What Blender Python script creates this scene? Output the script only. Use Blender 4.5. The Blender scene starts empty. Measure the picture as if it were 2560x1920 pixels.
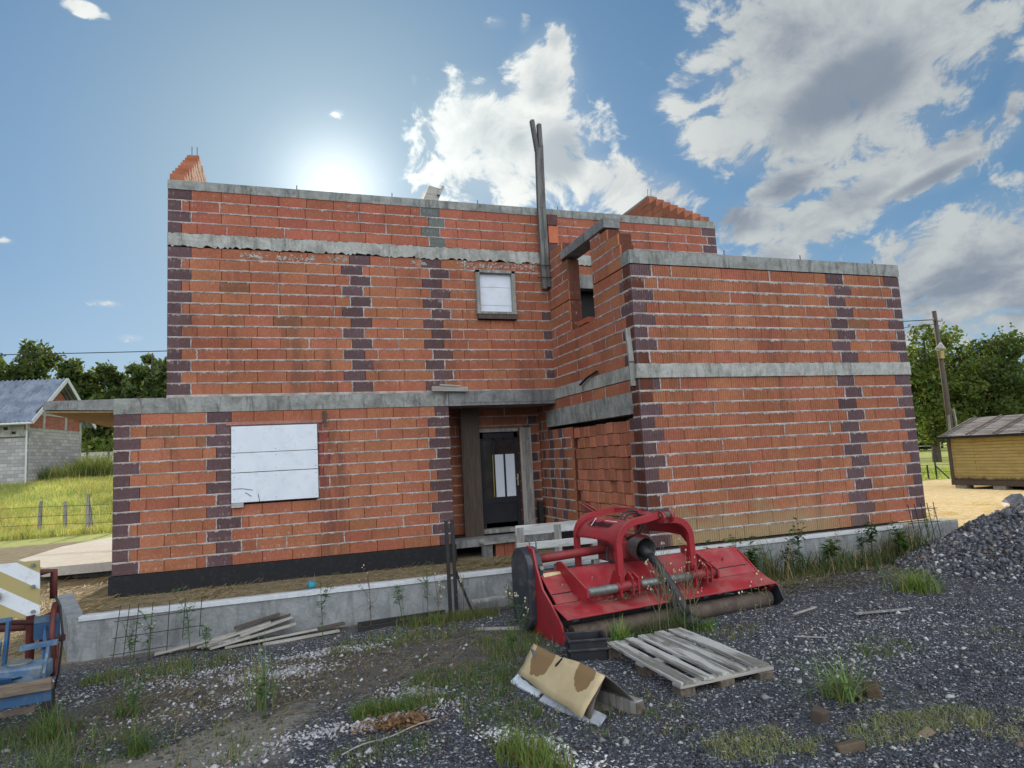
import bpy, math, random
import numpy as np
from mathutils import Vector, Matrix
R = math.radians
scene = bpy.context.scene
COL = scene.collection
rnd = random.Random(7)
rng = np.random.default_rng(11)

# ------------------------------------------------------------------ camera
cam_d = bpy.data.cameras.new("camera"); cam = bpy.data.objects.new("camera", cam_d); COL.objects.link(cam)
yaw, pit, rol = R(19.05), R(6.31), R(-3.03)
fw = Vector((math.sin(yaw)*math.cos(pit), math.cos(yaw)*math.cos(pit), math.sin(pit)))
r0 = Vector((math.cos(yaw), -math.sin(yaw), 0)); u0 = r0.cross(fw)
rt = r0*math.cos(rol) + u0*math.sin(rol); up = rt.cross(fw)
m = Matrix((rt, up, -fw)).transposed().to_4x4(); m.translation = Vector((0, 0, 1.9))
cam.matrix_world = m
cam_d.sensor_width = 36; cam_d.lens = 1640/2560*36; cam_d.clip_end = 3000; cam_d.clip_start = .05
scene.camera = cam
# ------------------------------------------------------------------ sun, sky
SUN_AZ, SUN_EL = R(3.6), R(23.0)
sd = bpy.data.lights.new("sun", 'SUN'); sun = bpy.data.objects.new("sun", sd); COL.objects.link(sun)
sd.energy = 5.0; sd.angle = R(.5); sd.color = (1, .86, .66)
sv = Vector((math.sin(SUN_AZ)*math.cos(SUN_EL), math.cos(SUN_AZ)*math.cos(SUN_EL), math.sin(SUN_EL)))
sun.rotation_euler = sv.to_track_quat('Z', 'Y').to_euler(); sun.location = (0, 60, 40)
scene.view_settings.view_transform = 'Standard'; scene.view_settings.look = 'None'
scene.view_settings.exposure = 0.06; scene.view_settings.gamma = 1

class NT:
    """small node-tree builder"""
    def __init__(s, tree): s.t = tree; s.n = tree.nodes; s.l = tree.links
    def add(s, typ, ins=None, **kw):
        n = s.n.new(typ)
        for k, v in kw.items(): setattr(n, k, v)
        if ins:
            for k, v in ins.items():
                if hasattr(v, 'is_output'): s.l.new(v, n.inputs[k])
                else: n.inputs[k].default_value = v
        return n
    def math(s, op, a, b=None, c=None, clamp=False):
        i = {0: a}
        if b is not None: i[1] = b
        if c is not None: i[2] = c
        return s.add('ShaderNodeMath', i, operation=op, use_clamp=clamp).outputs[0]
    def vmath(s, op, a, b=None):
        i = {0: a}
        if b is not None: i[1] = b
        return s.add('ShaderNodeVectorMath', i, operation=op)
    def step(s, v, lo, hi, a=0., b=1.):
        n = s.add('ShaderNodeMapRange', {0: v, 1: lo, 2: hi, 3: a, 4: b}); n.interpolation_type = 'SMOOTHSTEP'; return n.outputs[0]
    def mix(s, f, a, b, mode='MIX'):
        n = s.n.new('ShaderNodeMix'); n.data_type = 'RGBA'; n.blend_type = mode; n.clamp_factor = True
        for idx, v in ((0, f), (6, a), (7, b)):
            if hasattr(v, 'is_output'): s.l.new(v, n.inputs[idx])
            else: n.inputs[idx].default_value = v if idx == 0 else (*v[:3], 1)
        return n.outputs[2]
    def noise(s, vec=None, scale=5., detail=4., rough=.55, dist=0.):
        i = {'Scale': scale, 'Detail': detail, 'Roughness': rough, 'Distortion': dist}
        if vec is not None: i['Vector'] = vec
        return s.add('ShaderNodeTexNoise', i).outputs[0]
    def mapping(s, vec, loc=(0, 0, 0), rot=(0, 0, 0), scale=(1, 1, 1), typ='POINT'):
        return s.add('ShaderNodeMapping', {'Vector': vec, 'Location': loc, 'Rotation': rot, 'Scale': scale}, vector_type=typ).outputs[0]

world = bpy.data.worlds.new("World"); scene.world = world; world.use_nodes = True
def build_sky():
    t = NT(world.node_tree); t.n.clear()
    out = t.add('ShaderNodeOutputWorld')
    sky = t.add('ShaderNodeTexSky', sky_type='NISHITA', sun_disc=False, sun_elevation=SUN_EL, sun_rotation=SUN_AZ,
                altitude=100, air_density=1.0, dust_density=.25, ozone_density=1.6)
    geo = t.add('ShaderNodeTexCoord').outputs['Generated']
    d = t.vmath('NORMALIZE', geo).outputs[0]
    sp = t.add('ShaderNodeSeparateXYZ', {0: d})
    x, y, z = sp.outputs
    az = t.math('MULTIPLY', t.math('ARCTAN2', x, y), 57.29578)
    el = t.math('MULTIPLY', t.math('ARCSINE', z), 57.29578)
    # angular coordinates for the cloud groups seen above the house
    P = t.add('ShaderNodeCombineXYZ', {0: az, 1: el, 2: 0.}).outputs[0]
    # plane coordinates for the texture of the clouds: they flatten towards the horizon
    zz = t.math('ADD', t.math('MAXIMUM', z, 0.), .55)
    Q = t.add('ShaderNodeCombineXYZ', {0: t.math('DIVIDE', x, zz), 1: t.math('DIVIDE', y, zz), 2: 0.}).outputs[0]
    blobs = CLOUDS
    mask = None
    for a0, e0, ra, rb, th, w in blobs:
        k = math.cos(R(e0))
        p = t.mapping(t.mapping(P, (-a0, -e0, 0), (0, 0, 0), (1, 1, 1)), (0, 0, 0), (0, 0, 0), (k, 1, 1))
        p = t.mapping(p, (0, 0, 0), (0, 0, R(th)), (ra*1.6, rb*1.6, 1), 'TEXTURE')
        ln = t.vmath('LENGTH', p).outputs[1]
        v = t.math('MULTIPLY', t.step(ln, 1.25, 0.0), w)
        mask = v if mask is None else t.math('MAXIMUM', mask, v)
    # the texture is drawn out along one direction like the wind-torn cumulus overhead
    W = t.mapping(Q, (0, 0, 0), (0, 0, R(-38)), (1., 1., 1))
    warp = t.add('ShaderNodeTexNoise', {'Vector': W, 'Scale': 3., 'Detail': 3.}).outputs[1]
    W = t.vmath('ADD', W, t.vmath('MULTIPLY', t.vmath('SUBTRACT', warp, (.5, .5, .5)).outputs[0], (.16, .16, 0)).outputs[0]).outputs[0]
    n1 = t.noise(W, 4.6, 4., .55, .1)
    n2 = t.noise(W, 17., 8., .62, .3)
    f = t.math('ADD', t.math('MULTIPLY', n1, .45), t.math('MULTIPLY', n2, .55))
    back = t.step(y, .1, -.35, 0., .62)  # cloud cover added behind the camera, out of view, as fill light
    back = t.math('MULTIPLY', back, t.step(z, .02, .2))
    mask2 = t.math('MAXIMUM', mask, back)
    dens = t.math('ADD', t.math('MULTIPLY', mask2, .66), t.math('MULTIPLY', t.math('SUBTRACT', f, .5), 2.9))
    dens = t.math('ADD', dens, -.19)
    alpha = t.math('MULTIPLY', t.step(dens, -.02, .24), t.step(mask2, .0, .12))
    # thin veil round the groups
    veil = t.math('MULTIPLY', t.step(t.math('ADD', mask2, t.math('SUBTRACT', n1, .5)), .1, .8), .22)
    alpha = t.math('MAXIMUM', alpha, veil)
    thick = t.step(t.math('ADD', t.math('MULTIPLY', mask2, .62), t.math('MULTIPLY', t.math('SUBTRACT', t.noise(t.vmath('ADD', W, (7.3, 2.1, 0)).outputs[0], 3.6, 7., .6, .2), .5), 2.0)), .34, .80)
    for a0, e0, ra, rb, th in ((24.6, 25.3, 3.2, 3.8, -6), (48.5, 25.8, 7.5, 3.6, 22), (53., 18.3, 5., .9, 16), (54.5, 10.6, 5., 1.4, 6)):
        p = t.mapping(t.mapping(t.mapping(P, (-a0, -e0, 0)), scale=(math.cos(R(e0)), 1, 1)), (0, 0, 0), (0, 0, R(th)), (ra, rb, 1), 'TEXTURE')
        cm = t.math('ADD', t.step(t.vmath('LENGTH', p).outputs[1], 1.25, .1), t.math('MULTIPLY', t.math('SUBTRACT', t.noise(W, 6., 6., .6, .2), .5), 1.3))
        thick = t.math('MAXIMUM', thick, t.step(cm, .25, .95, 0., .92))
    sund = t.vmath('DOT_PRODUCT', d, tuple(sv)).outputs[1]
    nearsun = t.step(sund, .80, .985)
    bright = t.mix(nearsun, (.52, .56, .57), (.86, .87, .84))
    core = t.mix(nearsun, (.21, .255, .33), (.40, .45, .49))
    ccol = t.mix(t.math('MULTIPLY', thick, .95), bright, core)
    ccol = t.mix(t.math('MULTIPLY', t.step(n2, .62, .38), .30), ccol, core)
    # unseen clouds behind the camera, made extra bright to fill the shaded facade
    ccol = t.mix(t.step(y, .1, -.3), ccol, SKY_BACK_FILL)
    skc = t.vmath('MULTIPLY', sky.outputs[0], SKY_TINT).outputs[0]
    # soft shoulder: the bright ring of sky round the sun rolls off instead of clipping
    skc = t.vmath('DIVIDE', skc, t.vmath('ADD', t.vmath('MULTIPLY', skc, (1.6, 1.25, .85)).outputs[0], (1, 1, 1)).outputs[0]).outputs[0]
    skc = t.vmath('MULTIPLY', skc, t.mix(t.step(t.vmath('DOT_PRODUCT', d, tuple(sv)).outputs[1], .93, .998), (1, 1, 1), (.92, .88, .82))).outputs[0]
    haze = t.step(t.math('ABSOLUTE', z), .30, .0)
    skc = t.mix(t.math('MULTIPLY', haze, .45), skc, HORIZON)
    gsund = t.vmath('DOT_PRODUCT', d, (.0700, .9195, .3867)).outputs[1]
    glow = t.math('POWER', t.math('MAXIMUM', gsund, 0.), 420.)
    glow2 = t.math('POWER', t.math('MAXIMUM', gsund, 0.), 26.)
    gl = t.add('ShaderNodeVectorMath', {0: t.mix(1., (0, 0, 0), (.62, .60, .54)), 'Scale': glow}, operation='SCALE').outputs[0]
    gl2 = t.add('ShaderNodeVectorMath', {0: t.mix(1., (0, 0, 0), (.17, .22, .22)), 'Scale': glow2}, operation='SCALE').outputs[0]
    full = t.mix(alpha, skc, ccol)
    full = t.vmath('ADD', t.vmath('ADD', full, gl).outputs[0], gl2).outputs[0]
    # lower half: dim ground colour
    full = t.mix(t.step(z, .0, -.05), full, (.12, .12, .10))
    bg = t.add('ShaderNodeBackground', {0: full, 1: 1.0})
    t.l.new(bg.outputs[0], out.inputs[0])
CLOUDS = [(21.4,26.5,5.6,3.4,-5,1),(23.4,30.6,2.6,3.2,-6,1),(17.0,27.4,3.8,3.2,-2,.95),(20.,23.6,6.5,2.6,-6,.95),(28.5,22.6,4.5,2.2,-10,.8),(27.4,23.4,5.0,1.9,-17,.8),(24.9,33.4,1.4,1.6,-6,.75),(19.3,35.2,1.0,.5,-3,.6),(22.0,34.9,.5,.8,-5,.6),
 (47.5,26.9,8.1,6.6,-42,1.05),(52.6,28.9,6.0,3.6,-22,.9),(38.6,24.3,4.0,2.0,-31,.85),(40.5,27.6,2.4,5.6,-14,.7),(48.2,18.1,5.4,1.6,18,1.),(54.8,19.7,4.4,1.7,16,1.),(40.2,17.9,2.9,1.7,-10,.85),
 (42.1,15.0,2.3,1.2,-10,.8),(53.6,11.2,6.4,3.2,6,1.),(57.2,11.8,3.6,4.,-13,.9),(50,7.6,6.5,1.5,4,.85),(41.5,13.,2.2,1.,4,.7),(44,20.3,3.6,1.3,14,.85),(45.7,16.2,1.3,1.1,-11,.75),(11.6,23.8,1.1,.45,-10,.8),(-14.8,32.5,.9,.35,-5,.6),(-13.0,12.9,.9,.25,-1,.7),
 (-11.4,10.4,.9,.3,3,.7),(58.6,21.6,1.0,2.6,-21,.8),(-19.2,16.6,.6,.25,9,.6),(35.0,27.6,1.8,1.0,-11,.7),(33.6,21.1,3.0,1.5,-28,.85),(4.5,28.5,.8,.4,0,.5)]
SKY_TINT = (.088, .132, .150)
HORIZON = (.48, .60, .70)
SKY_BACK_FILL = (2.45, 2.5, 2.58)
build_sky()

# ------------------------------------------------------------------ materials
def new_mat(name):
    m = bpy.data.materials.new(name); m.use_nodes = True
    t = NT(m.node_tree); t.n.clear()
    out = t.add('ShaderNodeOutputMaterial')
    b = t.add('ShaderNodeBsdfPrincipled', {'Roughness': .8})
    t.l.new(b.outputs[0], out.inputs[0])
    return m, t, b, out
def setc(t, b, c):
    if hasattr(c, 'is_output'): t.l.new(c, b.inputs['Base Color'])
    else: b.inputs['Base Color'].default_value = (*c[:3], 1)
def bump(t, b, h, strength=.4, dist=.01):
    n = t.add('ShaderNodeBump', {'Height': h, 'Strength': strength, 'Distance': dist}); t.l.new(n.outputs[0], b.inputs['Normal'])
def pos(t): return t.add('ShaderNodeNewGeometry').outputs['Position']
def objc(t): return t.add('ShaderNodeTexCoord').outputs['Object']

def mat_plain(name, c1, c2=None, scale=6., rough=.7, metal=0., bumps=.2, detail=5., dirt=None, dirt_amt=.5, bscale=40., coat=0.):
    m, t, b, _ = new_mat(name); v = objc(t)
    c2 = c2 or tuple(x*.8 for x in c1)
    n = t.noise(v, scale, detail, .6, .2)
    col = t.mix(t.step(n, .35, .65), c1, c2)
    if dirt:
        d = t.step(t.noise(v, scale*1.7+1, 8., .68, .5), .5, .66)
        col = t.mix(t.math('MULTIPLY', d, dirt_amt), col, dirt)
    setc(t, b, col); b.inputs['Roughness'].default_value = rough; b.inputs['Metallic'].default_value = metal
    if coat: b.inputs['Coat Weight'].default_value = coat; b.inputs['Coat Roughness'].default_value = .3
    if bumps: bump(t, b, t.noise(v, bscale, 4., .6), bumps, .01)
    return m

def mat_block(name, ribs=.4, along='X', rib_scale=.044, grime=True):
    """fired clay block: per-face tint from the mesh, ribs, white bloom, runs of dirt"""
    m, t, b, _ = new_mat(name); p = pos(t)
    col = t.add('ShaderNodeAttribute', attribute_name='tint').outputs[0]
    n1 = t.noise(p, 2.2, 6., .6); n2 = t.noise(p, 22., 5., .7)
    lo = t.step(t.noise(p, .7, 6., .65, .3), .35, .65)
    c = t.mix(t.step(n2, .3, .8), t.mix(1., col, (.82, .80, .80), 'MULTIPLY'), t.mix(1., col, (1.12, 1.12, 1.12), 'MULTIPLY'))
    c = t.mix(lo, t.mix(1., c, (.86, .84, .82), 'MULTIPLY'), t.mix(1., c, (1.08, 1.10, 1.12), 'MULTIPLY'))
    sx = t.add('ShaderNodeSeparateXYZ', {0: p})
    # thin vertical streaks of pale mortar water
    ps = t.mapping(p, (0, 0, 0), (0, 0, 0), (26., 26., 3.5))
    st = t.step(t.noise(ps, 1., 5., .7), .62, .80)
    st = t.math('MULTIPLY', st, t.step(n1, .42, .7))
    c = t.mix(t.math('MULTIPLY', st, .5), c, (.42, .36, .34))
    pb = t.step(t.noise(p, 5.5, 8., .7, .6), .60, .74)
    c = t.mix(t.math('MULTIPLY', pb, .38), c, (.36, .27, .25))
    if grime:
        dk = t.step(t.noise(t.mapping(p, (3, 1, 2), (0, 0, 0), (2.4, 2.4, .5)), 1., 6., .65), .52, .72)
        c = t.mix(t.math('MULTIPLY', dk, .58), c, (.13, .065, .045))
        # the old run of dirt below the beam end, right of the boarded window
        rx_ = t.math('ABSOLUTE', t.math('SUBTRACT', t.math('ADD', sx.outputs[0], t.math('MULTIPLY', n1, .5)), .98))
        run = t.math('MULTIPLY', t.step(rx_, .42, .05), t.step(sx.outputs[2], 3.0, 2.2))
        run = t.math('MULTIPLY', run, t.step(t.noise(t.mapping(p, (0, 0, 0), (0, 0, 0), (9, 9, .8)), 1., 5., .7), .35, .6))
        c = t.mix(t.math('MULTIPLY', run, .6), c, (.10, .05, .04))
    fr_ = t.math('FRACT', t.math('MULTIPLY', t.math('SUBTRACT', sx.outputs[2], .21), 5.))
    # pale laitance washed down from the joint above
    fm = t.math('MULTIPLY', t.step(fr_, .62, .97), t.step(t.noise(t.mapping(p, (0, 0, 0), (0, 0, 0), (30., 30., 2.5)), 1., 4., .6), .50, .72))
    fm = t.math('MULTIPLY', fm, t.step(t.noise(p, .8, 3., .5), .40, .62))
    c = t.mix(t.math('MULTIPLY', fm, .6), c, (.42, .37, .35))
    # ribs
    s = sx.outputs[0] if along == 'X' else sx.outputs[1]
    w = t.math('SINE', t.math('MULTIPLY', s, 2*math.pi/rib_scale))
    w = t.step(w, -.98, -.55)
    h = t.math('ADD', w, t.math('MULTIPLY', n2, .35))
    setc(t, b, c); b.inputs['Roughness'].default_value = .9
    b.inputs['Specular IOR Level'].default_value = .2
    bump(t, b, h, ribs, .012)
    return m, t, b, c

M = {}
M['block_fac'] = mat_block('clay_blocks_smooth', .45, 'X', .036)[0]
mw, tw, bw, cw = mat_block('clay_blocks_ribbed', .95, 'X', .043)
M['block_wing'] = mw
# old moss and earth on the lowest courses of the wing
_p = pos(tw); _s = tw.add('ShaderNodeSeparateXYZ', {0: _p})
_z = tw.math('ADD', _s.outputs[2], tw.math('MULTIPLY', tw.noise(_p, 2.5, 5., .6), .9))
_f = tw.math('MULTIPLY', tw.step(_z, 1.5, 1.0), tw.step(_s.outputs[0], 9.6, 8.0))
_f = tw.math('MULTIPLY', _f, tw.step(_s.outputs[0], 5.45, 5.6))
setc(tw, bw, tw.mix(tw.math('MULTIPLY', _f, .85), cw, (.30, .235, .13)))
M['block_side'] = mat_block('clay_blocks_side', .15, 'Y', .05)[0]
M['joint'] = mat_plain('joint_shadow', (.07, .035, .03), (.05, .03, .028), bumps=0)

def mat_concrete(name, c1, c2, dark=(.13, .13, .12), streak=.6, rough=.85):
    m, t, b, _ = new_mat(name); p = pos(t)
    n = t.noise(p, 5., 9., .70, .5)
    c = t.mix(t.step(n, .34, .64), c1, c2)
    s = t.step(t.noise(t.mapping(p, (0, 0, 0), (0, 0, 0), (9., 9., 2.)), 1., 8., .75, .4), .47, .66)
    c = t.mix(t.math('MULTIPLY', s, streak), c, dark)
    bl = t.step(t.noise(p, 1.1, 5., .65, .6), .50, .68)
    c = t.mix(t.math('MULTIPLY', bl, streak*.7), c, tuple(v*1.1 for v in dark))
    w = t.step(t.noise(p, 11., 8., .75, 1.), .60, .68)
    c = t.mix(t.math('MULTIPLY', w, .4), c, (.46, .46, .43))
    vn = t.step(t.noise(p, 16., 6., .8, 1.6), .60, .66)
    c = t.mix(t.math('MULTIPLY', vn, .5), c, dark)
    pit = t.step(t.noise(p, 60., 3., .6), .3, .42, .0, 1.)
    setc(t, b, c); b.inputs['Roughness'].default_value = rough
    bump(t, b, t.math('ADD', t.noise(p, 25., 6., .65), t.math('MULTIPLY', pit, .3)), .7, .015)
    return m
M['concrete'] = mat_concrete('weathered_concrete', (.20, .21, .195), (.31, .325, .31), (.09, .092, .085), .8)
M['concrete_pale'] = mat_concrete('pale_concrete', (.28, .29, .27), (.42, .43, .40), (.12, .125, .11), .7)
M['concrete_dark'] = mat_concrete('dark_concrete', (.16, .17, .17), (.25, .26, .26), (.06, .06, .06), .7)  # darker tone of the same concrete
M['concrete_wall'] = mat_concrete('board_marked_concrete', (.20, .215, .22), (.29, .31, .32), (.10, .108, .11), .6)

def mat_mortar():
    m, t, b, _ = new_mat('mortar'); p = pos(t)
    n = t.noise(p, 6., 6., .6)
    c = t.mix(t.step(n, .35, .65), (.46, .42, .405), (.27, .225, .21))
    c = t.mix(t.math('MULTIPLY', t.step(t.noise(p, 1.1, 4., .6), .52, .68), .25), c, (.30, .19, .16))
    setc(t, b, c); b.inputs['Roughness'].default_value = .95
    bump(t, b, t.noise(p, 70., 4., .6), .8, .01)
    return m
M['mortar'] = mat_mortar()

def mat_wood(name, c1, c2, axis='X', scale=1., dark=(.05, .04, .035), dark_amt=.5, white=None, white_amt=.6, rough=.85):
    m, t, b, _ = new_mat(name); v = objc(t)
    sc = {'X': (1.2, 16, 16), 'Y': (16, 1.2, 16), 'Z': (16, 16, 1.2)}[axis]
    g = t.noise(t.mapping(v, (0, 0, 0), (0, 0, 0), tuple(s*scale for s in sc)), 2., 8., .65, .4)
    c = t.mix(t.step(g, .3, .7), c1, c2)
    if white: c = t.mix(t.math('MULTIPLY', t.step(t.noise(t.mapping(v, (0, 0, 0), (0, 0, 0), tuple(s*.25 for s in sc)), 3., 7., .7, .3), .47, .56), white_amt), c, white)
    c = t.mix(t.math('MULTIPLY', t.step(t.noise(v, 4., 8., .7, .6), .55, .72), dark_amt), c, dark)
    setc(t, b, c); b.inputs['Roughness'].default_value = rough
    bump(t, b, g, .6, .006)
    return m
M['wood_grey'] = mat_wood('weathered_grey_wood', (.24, .235, .22), (.15, .145, .135), 'Z', 1., dark_amt=.5, white=(.45, .44, .42), white_amt=.45)
M['wood_brown'] = mat_wood('dark_brown_plank', (.10, .075, .06), (.055, .042, .035), 'Z', dark_amt=.6)
M['wood_pallet'] = mat_wood('pallet_wood', (.25, .24, .205), (.12, .115, .10), 'Y', dark=(.075, .055, .04), dark_amt=.7, white=(.50, .50, .47), white_amt=.8)
M['wood_white'] = mat_wood('bleached_pallet_wood', (.42, .43, .42), (.30, .31, .30), 'X', dark=(.14, .13, .12), dark_amt=.4, white=(.58, .6, .6), white_amt=.6)
M['wood_plank'] = mat_wood('bleached_plank', (.40, .385, .35), (.27, .255, .225), 'X', dark=(.14, .12, .10), dark_amt=.4)
M['wood_block'] = mat_plain('pallet_block', (.15, .12, .09), (.08, .065, .05), 30., .9, bumps=.5)
M['white_board'] = mat_plain('white_board', (.66, .72, .80), (.62, .68, .76), 3., .55, bumps=.05, dirt=(.42, .42, .42), dirt_amt=.22)
M['bitumen'] = mat_plain('bitumen_membrane', (.0025, .0035, .006), (.005, .006, .010), 8., .75, bumps=.5, dirt=(.03, .03, .03), dirt_amt=.4)
M['black'] = mat_plain('void_black', (.006, .006, .006), bumps=0)
M['door_black'] = mat_plain('dark_door_paint', (.003, .004, .010), (.006, .007, .014), 5., .6, bumps=.1, dirt=(.025, .022, .02), dirt_amt=.3)
M['rebar'] = mat_plain('rusty_rebar', (.055, .035, .028), (.03, .022, .02), 20., .8, bumps=.3)
M['steel_black'] = mat_plain('black_steel', (.012, .013, .015), (.02, .02, .022), 12., .5, bumps=.2, dirt=(.07, .045, .03), dirt_amt=.35)
M['foam'] = mat_plain('white_foam_strip', (.56, .59, .62), (.48, .51, .54), 10., .7, bumps=.3, dirt=(.40, .40, .38), dirt_amt=.35)
M['glass_dark'] = mat_plain('dark_glass', (.012, .013, .013), (.04, .036, .032), 3., .15, bumps=0)
M['curtain'] = mat_plain('board_behind_glass', (.62, .68, .76), (.58, .64, .72), 3., .25, bumps=0)
M['yellow_trim'] = mat_plain('yellow_edge', (.35, .30, .06), bumps=0)
M['handle'] = mat_plain('worn_metal', (.55, .52, .42), (.42, .40, .34), 20., .35, .6, bumps=0)
M['ply'] = mat_wood('shuttering_boards', (.42, .28, .12), (.26, .17, .07), 'Y', .5, dark=(.12, .08, .04), dark_amt=.5)

# ------------------------------------------------------------------ mesh helpers
class MB:
    def __init__(s): s.v = []; s.f = []; s.m = []; s.c = []
    def add(s, vs, fs, mi=0, col=(1, 1, 1)):
        o = len(s.v); s.v.extend([tuple(map(float, p)) for p in vs])
        for f in fs: s.f.append(tuple(i+o for i in f)); s.m.append(mi); s.c.append(col)
    def box(s, a, b, mi=0, col=(1, 1, 1), skip=()):
        x0, y0, z0 = a; x1, y1, z1 = b
        vs = [(x0,y0,z0),(x1,y0,z0),(x1,y1,z0),(x0,y1,z0),(x0,y0,z1),(x1,y0,z1),(x1,y1,z1),(x0,y1,z1)]
        fs = {'b':(3,2,1,0),'t':(4,5,6,7),'f':(0,1,5,4),'r':(1,2,6,5),'k':(2,3,7,6),'l':(3,0,4,7)}
        s.add(vs, [f for k, f in fs.items() if k not in skip], mi, col)
    def obox(s, c, ax, ay, az, mi=0, col=(1, 1, 1)):
        """oriented box: centre + three half-axis vectors"""
        c, ax, ay, az = map(Vector, (c, ax, ay, az))
        vs = [c+i*ax+j*ay+k*az for k in (-1, 1) for (i, j) in ((-1,-1),(1,-1),(1,1),(-1,1))]
        s.add(vs, [(3,2,1,0),(4,5,6,7),(0,1,5,4),(1,2,6,5),(2,3,7,6),(3,0,4,7)], mi, col)
    def beam(s, p, q, w, h, mi=0, upv=(0, 0, 1), col=(1, 1, 1)):
        p, q = Vector(p), Vector(q); d = q-p; L = d.length; d.normalize()
        sd_ = d.cross(Vector(upv));
        if sd_.length < 1e-4: sd_ = d.cross(Vector((0, 1, 0)))
        sd_.normalize(); u = sd_.cross(d)
        s.obox((p+q)/2, d*L/2, sd_*w/2, u*h/2, mi, col)
    def tube(s, pts, r, n=8, mi=0, caps=True, col=(1, 1, 1)):
        pts = [Vector(p) for p in pts]; rs = r if isinstance(r, (list, tuple)) else [r]*len(pts)
        o = len(s.v); prev = None
        for i, p in enumerate(pts):
            d = (pts[min(i+1, len(pts)-1)]-pts[max(i-1, 0)]).normalized()
            a = prev if prev is not None else (Vector((0, 0, 1)) if abs(d.z) < .9 else Vector((1, 0, 0)))
            a = (a-d*a.dot(d)).normalized(); prev = a; b_ = d.cross(a)
            for k in range(n):
                th = 2*math.pi*k/n; s.v.append(tuple(p+(a*math.cos(th)+b_*math.sin(th))*rs[i]))
        for i in range(len(pts)-1):
            for k in range(n):
                k2 = (k+1) % n
                s.f.append((o+i*n+k, o+i*n+k2, o+(i+1)*n+k2, o+(i+1)*n+k)); s.m.append(mi); s.c.append(col)
        if caps:
            s.f.append(tuple(o+k for k in reversed(range(n)))); s.m.append(mi); s.c.append(col)
            s.f.append(tuple(o+(len(pts)-1)*n+k for k in range(n))); s.m.append(mi); s.c.append(col)
    def prism(s, poly, off, mi=0, col=(1, 1, 1)):
        """closed polygon of 3-D points extruded by a vector"""
        poly = [Vector(p) for p in poly]; n = len(poly); off = Vector(off)
        vs = poly+[p+off for p in poly]
        fs = [tuple(reversed(range(n))), tuple(range(n, 2*n))]+[(i, (i+1) % n, (i+1) % n+n, i+n) for i in range(n)]
        s.add(vs, fs, mi, col)
    def build(s, name, mats, parent=None, smooth=False, bevel=0., loc=None, fixn=False):
        me = bpy.data.meshes.new(name)
        vs = s.v
        o = bpy.data.objects.new(name, me)
        if loc is not None: vs = [(a-loc[0], b-loc[1], c-loc[2]) for a, b, c in vs]; o.location = loc
        me.from_pydata(vs, [], s.f)
        if not isinstance(mats, (list, tuple)): mats = [mats]
        for m_ in mats: me.materials.append(m_)
        me.polygons.foreach_set('material_index', np.array(s.m, dtype=np.int32))
        at = me.attributes.new('tint', 'FLOAT_COLOR', 'FACE')
        at.data.foreach_set('color', np.array([(*c, 1.) for c in s.c], dtype=np.float32).ravel())
        if smooth: me.polygons.foreach_set('use_smooth', np.ones(len(s.f), dtype=bool))
        me.update()
        if fixn:
            import bmesh
            bm = bmesh.new(); bm.from_mesh(me); bmesh.ops.recalc_face_normals(bm, faces=bm.faces); bm.to_mesh(me); bm.free()
        if bevel:
            md = o.modifiers.new('bevel', 'BEVEL'); md.width = bevel; md.segments = 2; md.limit_method = 'ANGLE'
        COL.objects.link(o)
        if parent is not None: o.parent = parent
        return o
def np_mesh(name, V, F, mats, parent=None, tint=None, mi=None, smooth=False):
    """F: (n,3) or (n,4) int array"""
    me = bpy.data.meshes.new(name); k = F.shape[1]
    me.vertices.add(len(V)); me.vertices.foreach_set('co', np.asarray(V, np.float32).ravel())
    me.loops.add(F.size); me.loops.foreach_set('vertex_index', F.astype(np.int32).ravel())
    me.polygons.add(len(F)); me.polygons.foreach_set('loop_start', np.arange(0, F.size, k, dtype=np.int32))
    if not isinstance(mats, (list, tuple)): mats = [mats]
    for m_ in mats: me.materials.append(m_)
    if mi is not None: me.polygons.foreach_set('material_index', mi.astype(np.int32))
    if tint is not None:
        at = me.attributes.new('tint', 'FLOAT_COLOR', 'FACE')
        at.data.foreach_set('color', np.concatenate([tint, np.ones((len(tint), 1))], 1).astype(np.float32).ravel())
    if smooth: me.polygons.foreach_set('use_smooth', np.ones(len(F), dtype=bool))
    me.update(calc_edges=True); me.validate()
    o = bpy.data.objects.new(name, me); COL.objects.link(o)
    if parent is not None: o.parent = parent
    return o
def tag(o, label=None, cat=None, group=None, kind=None):
    if label: o['label'] = label
    if cat: o['category'] = cat
    if group: o['group'] = group
    if kind: o['kind'] = kind
    return o
def thing(name, loc, label, cat, group=None, rotz=0.):
    o = bpy.data.objects.new(name, None); o.empty_display_size = .2; COL.objects.link(o)
    o.location = loc; o.rotation_euler = (0, 0, rotz)
    return tag(o, label, cat, group)
def keep(child, par):
    """parent without moving: the part was built in world coordinates"""
    child.parent = par; child.matrix_parent_inverse = (Matrix.Translation(par.location) @ Matrix.Rotation(par.rotation_euler[2], 4, 'Z')).inverted()
    return child

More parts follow.
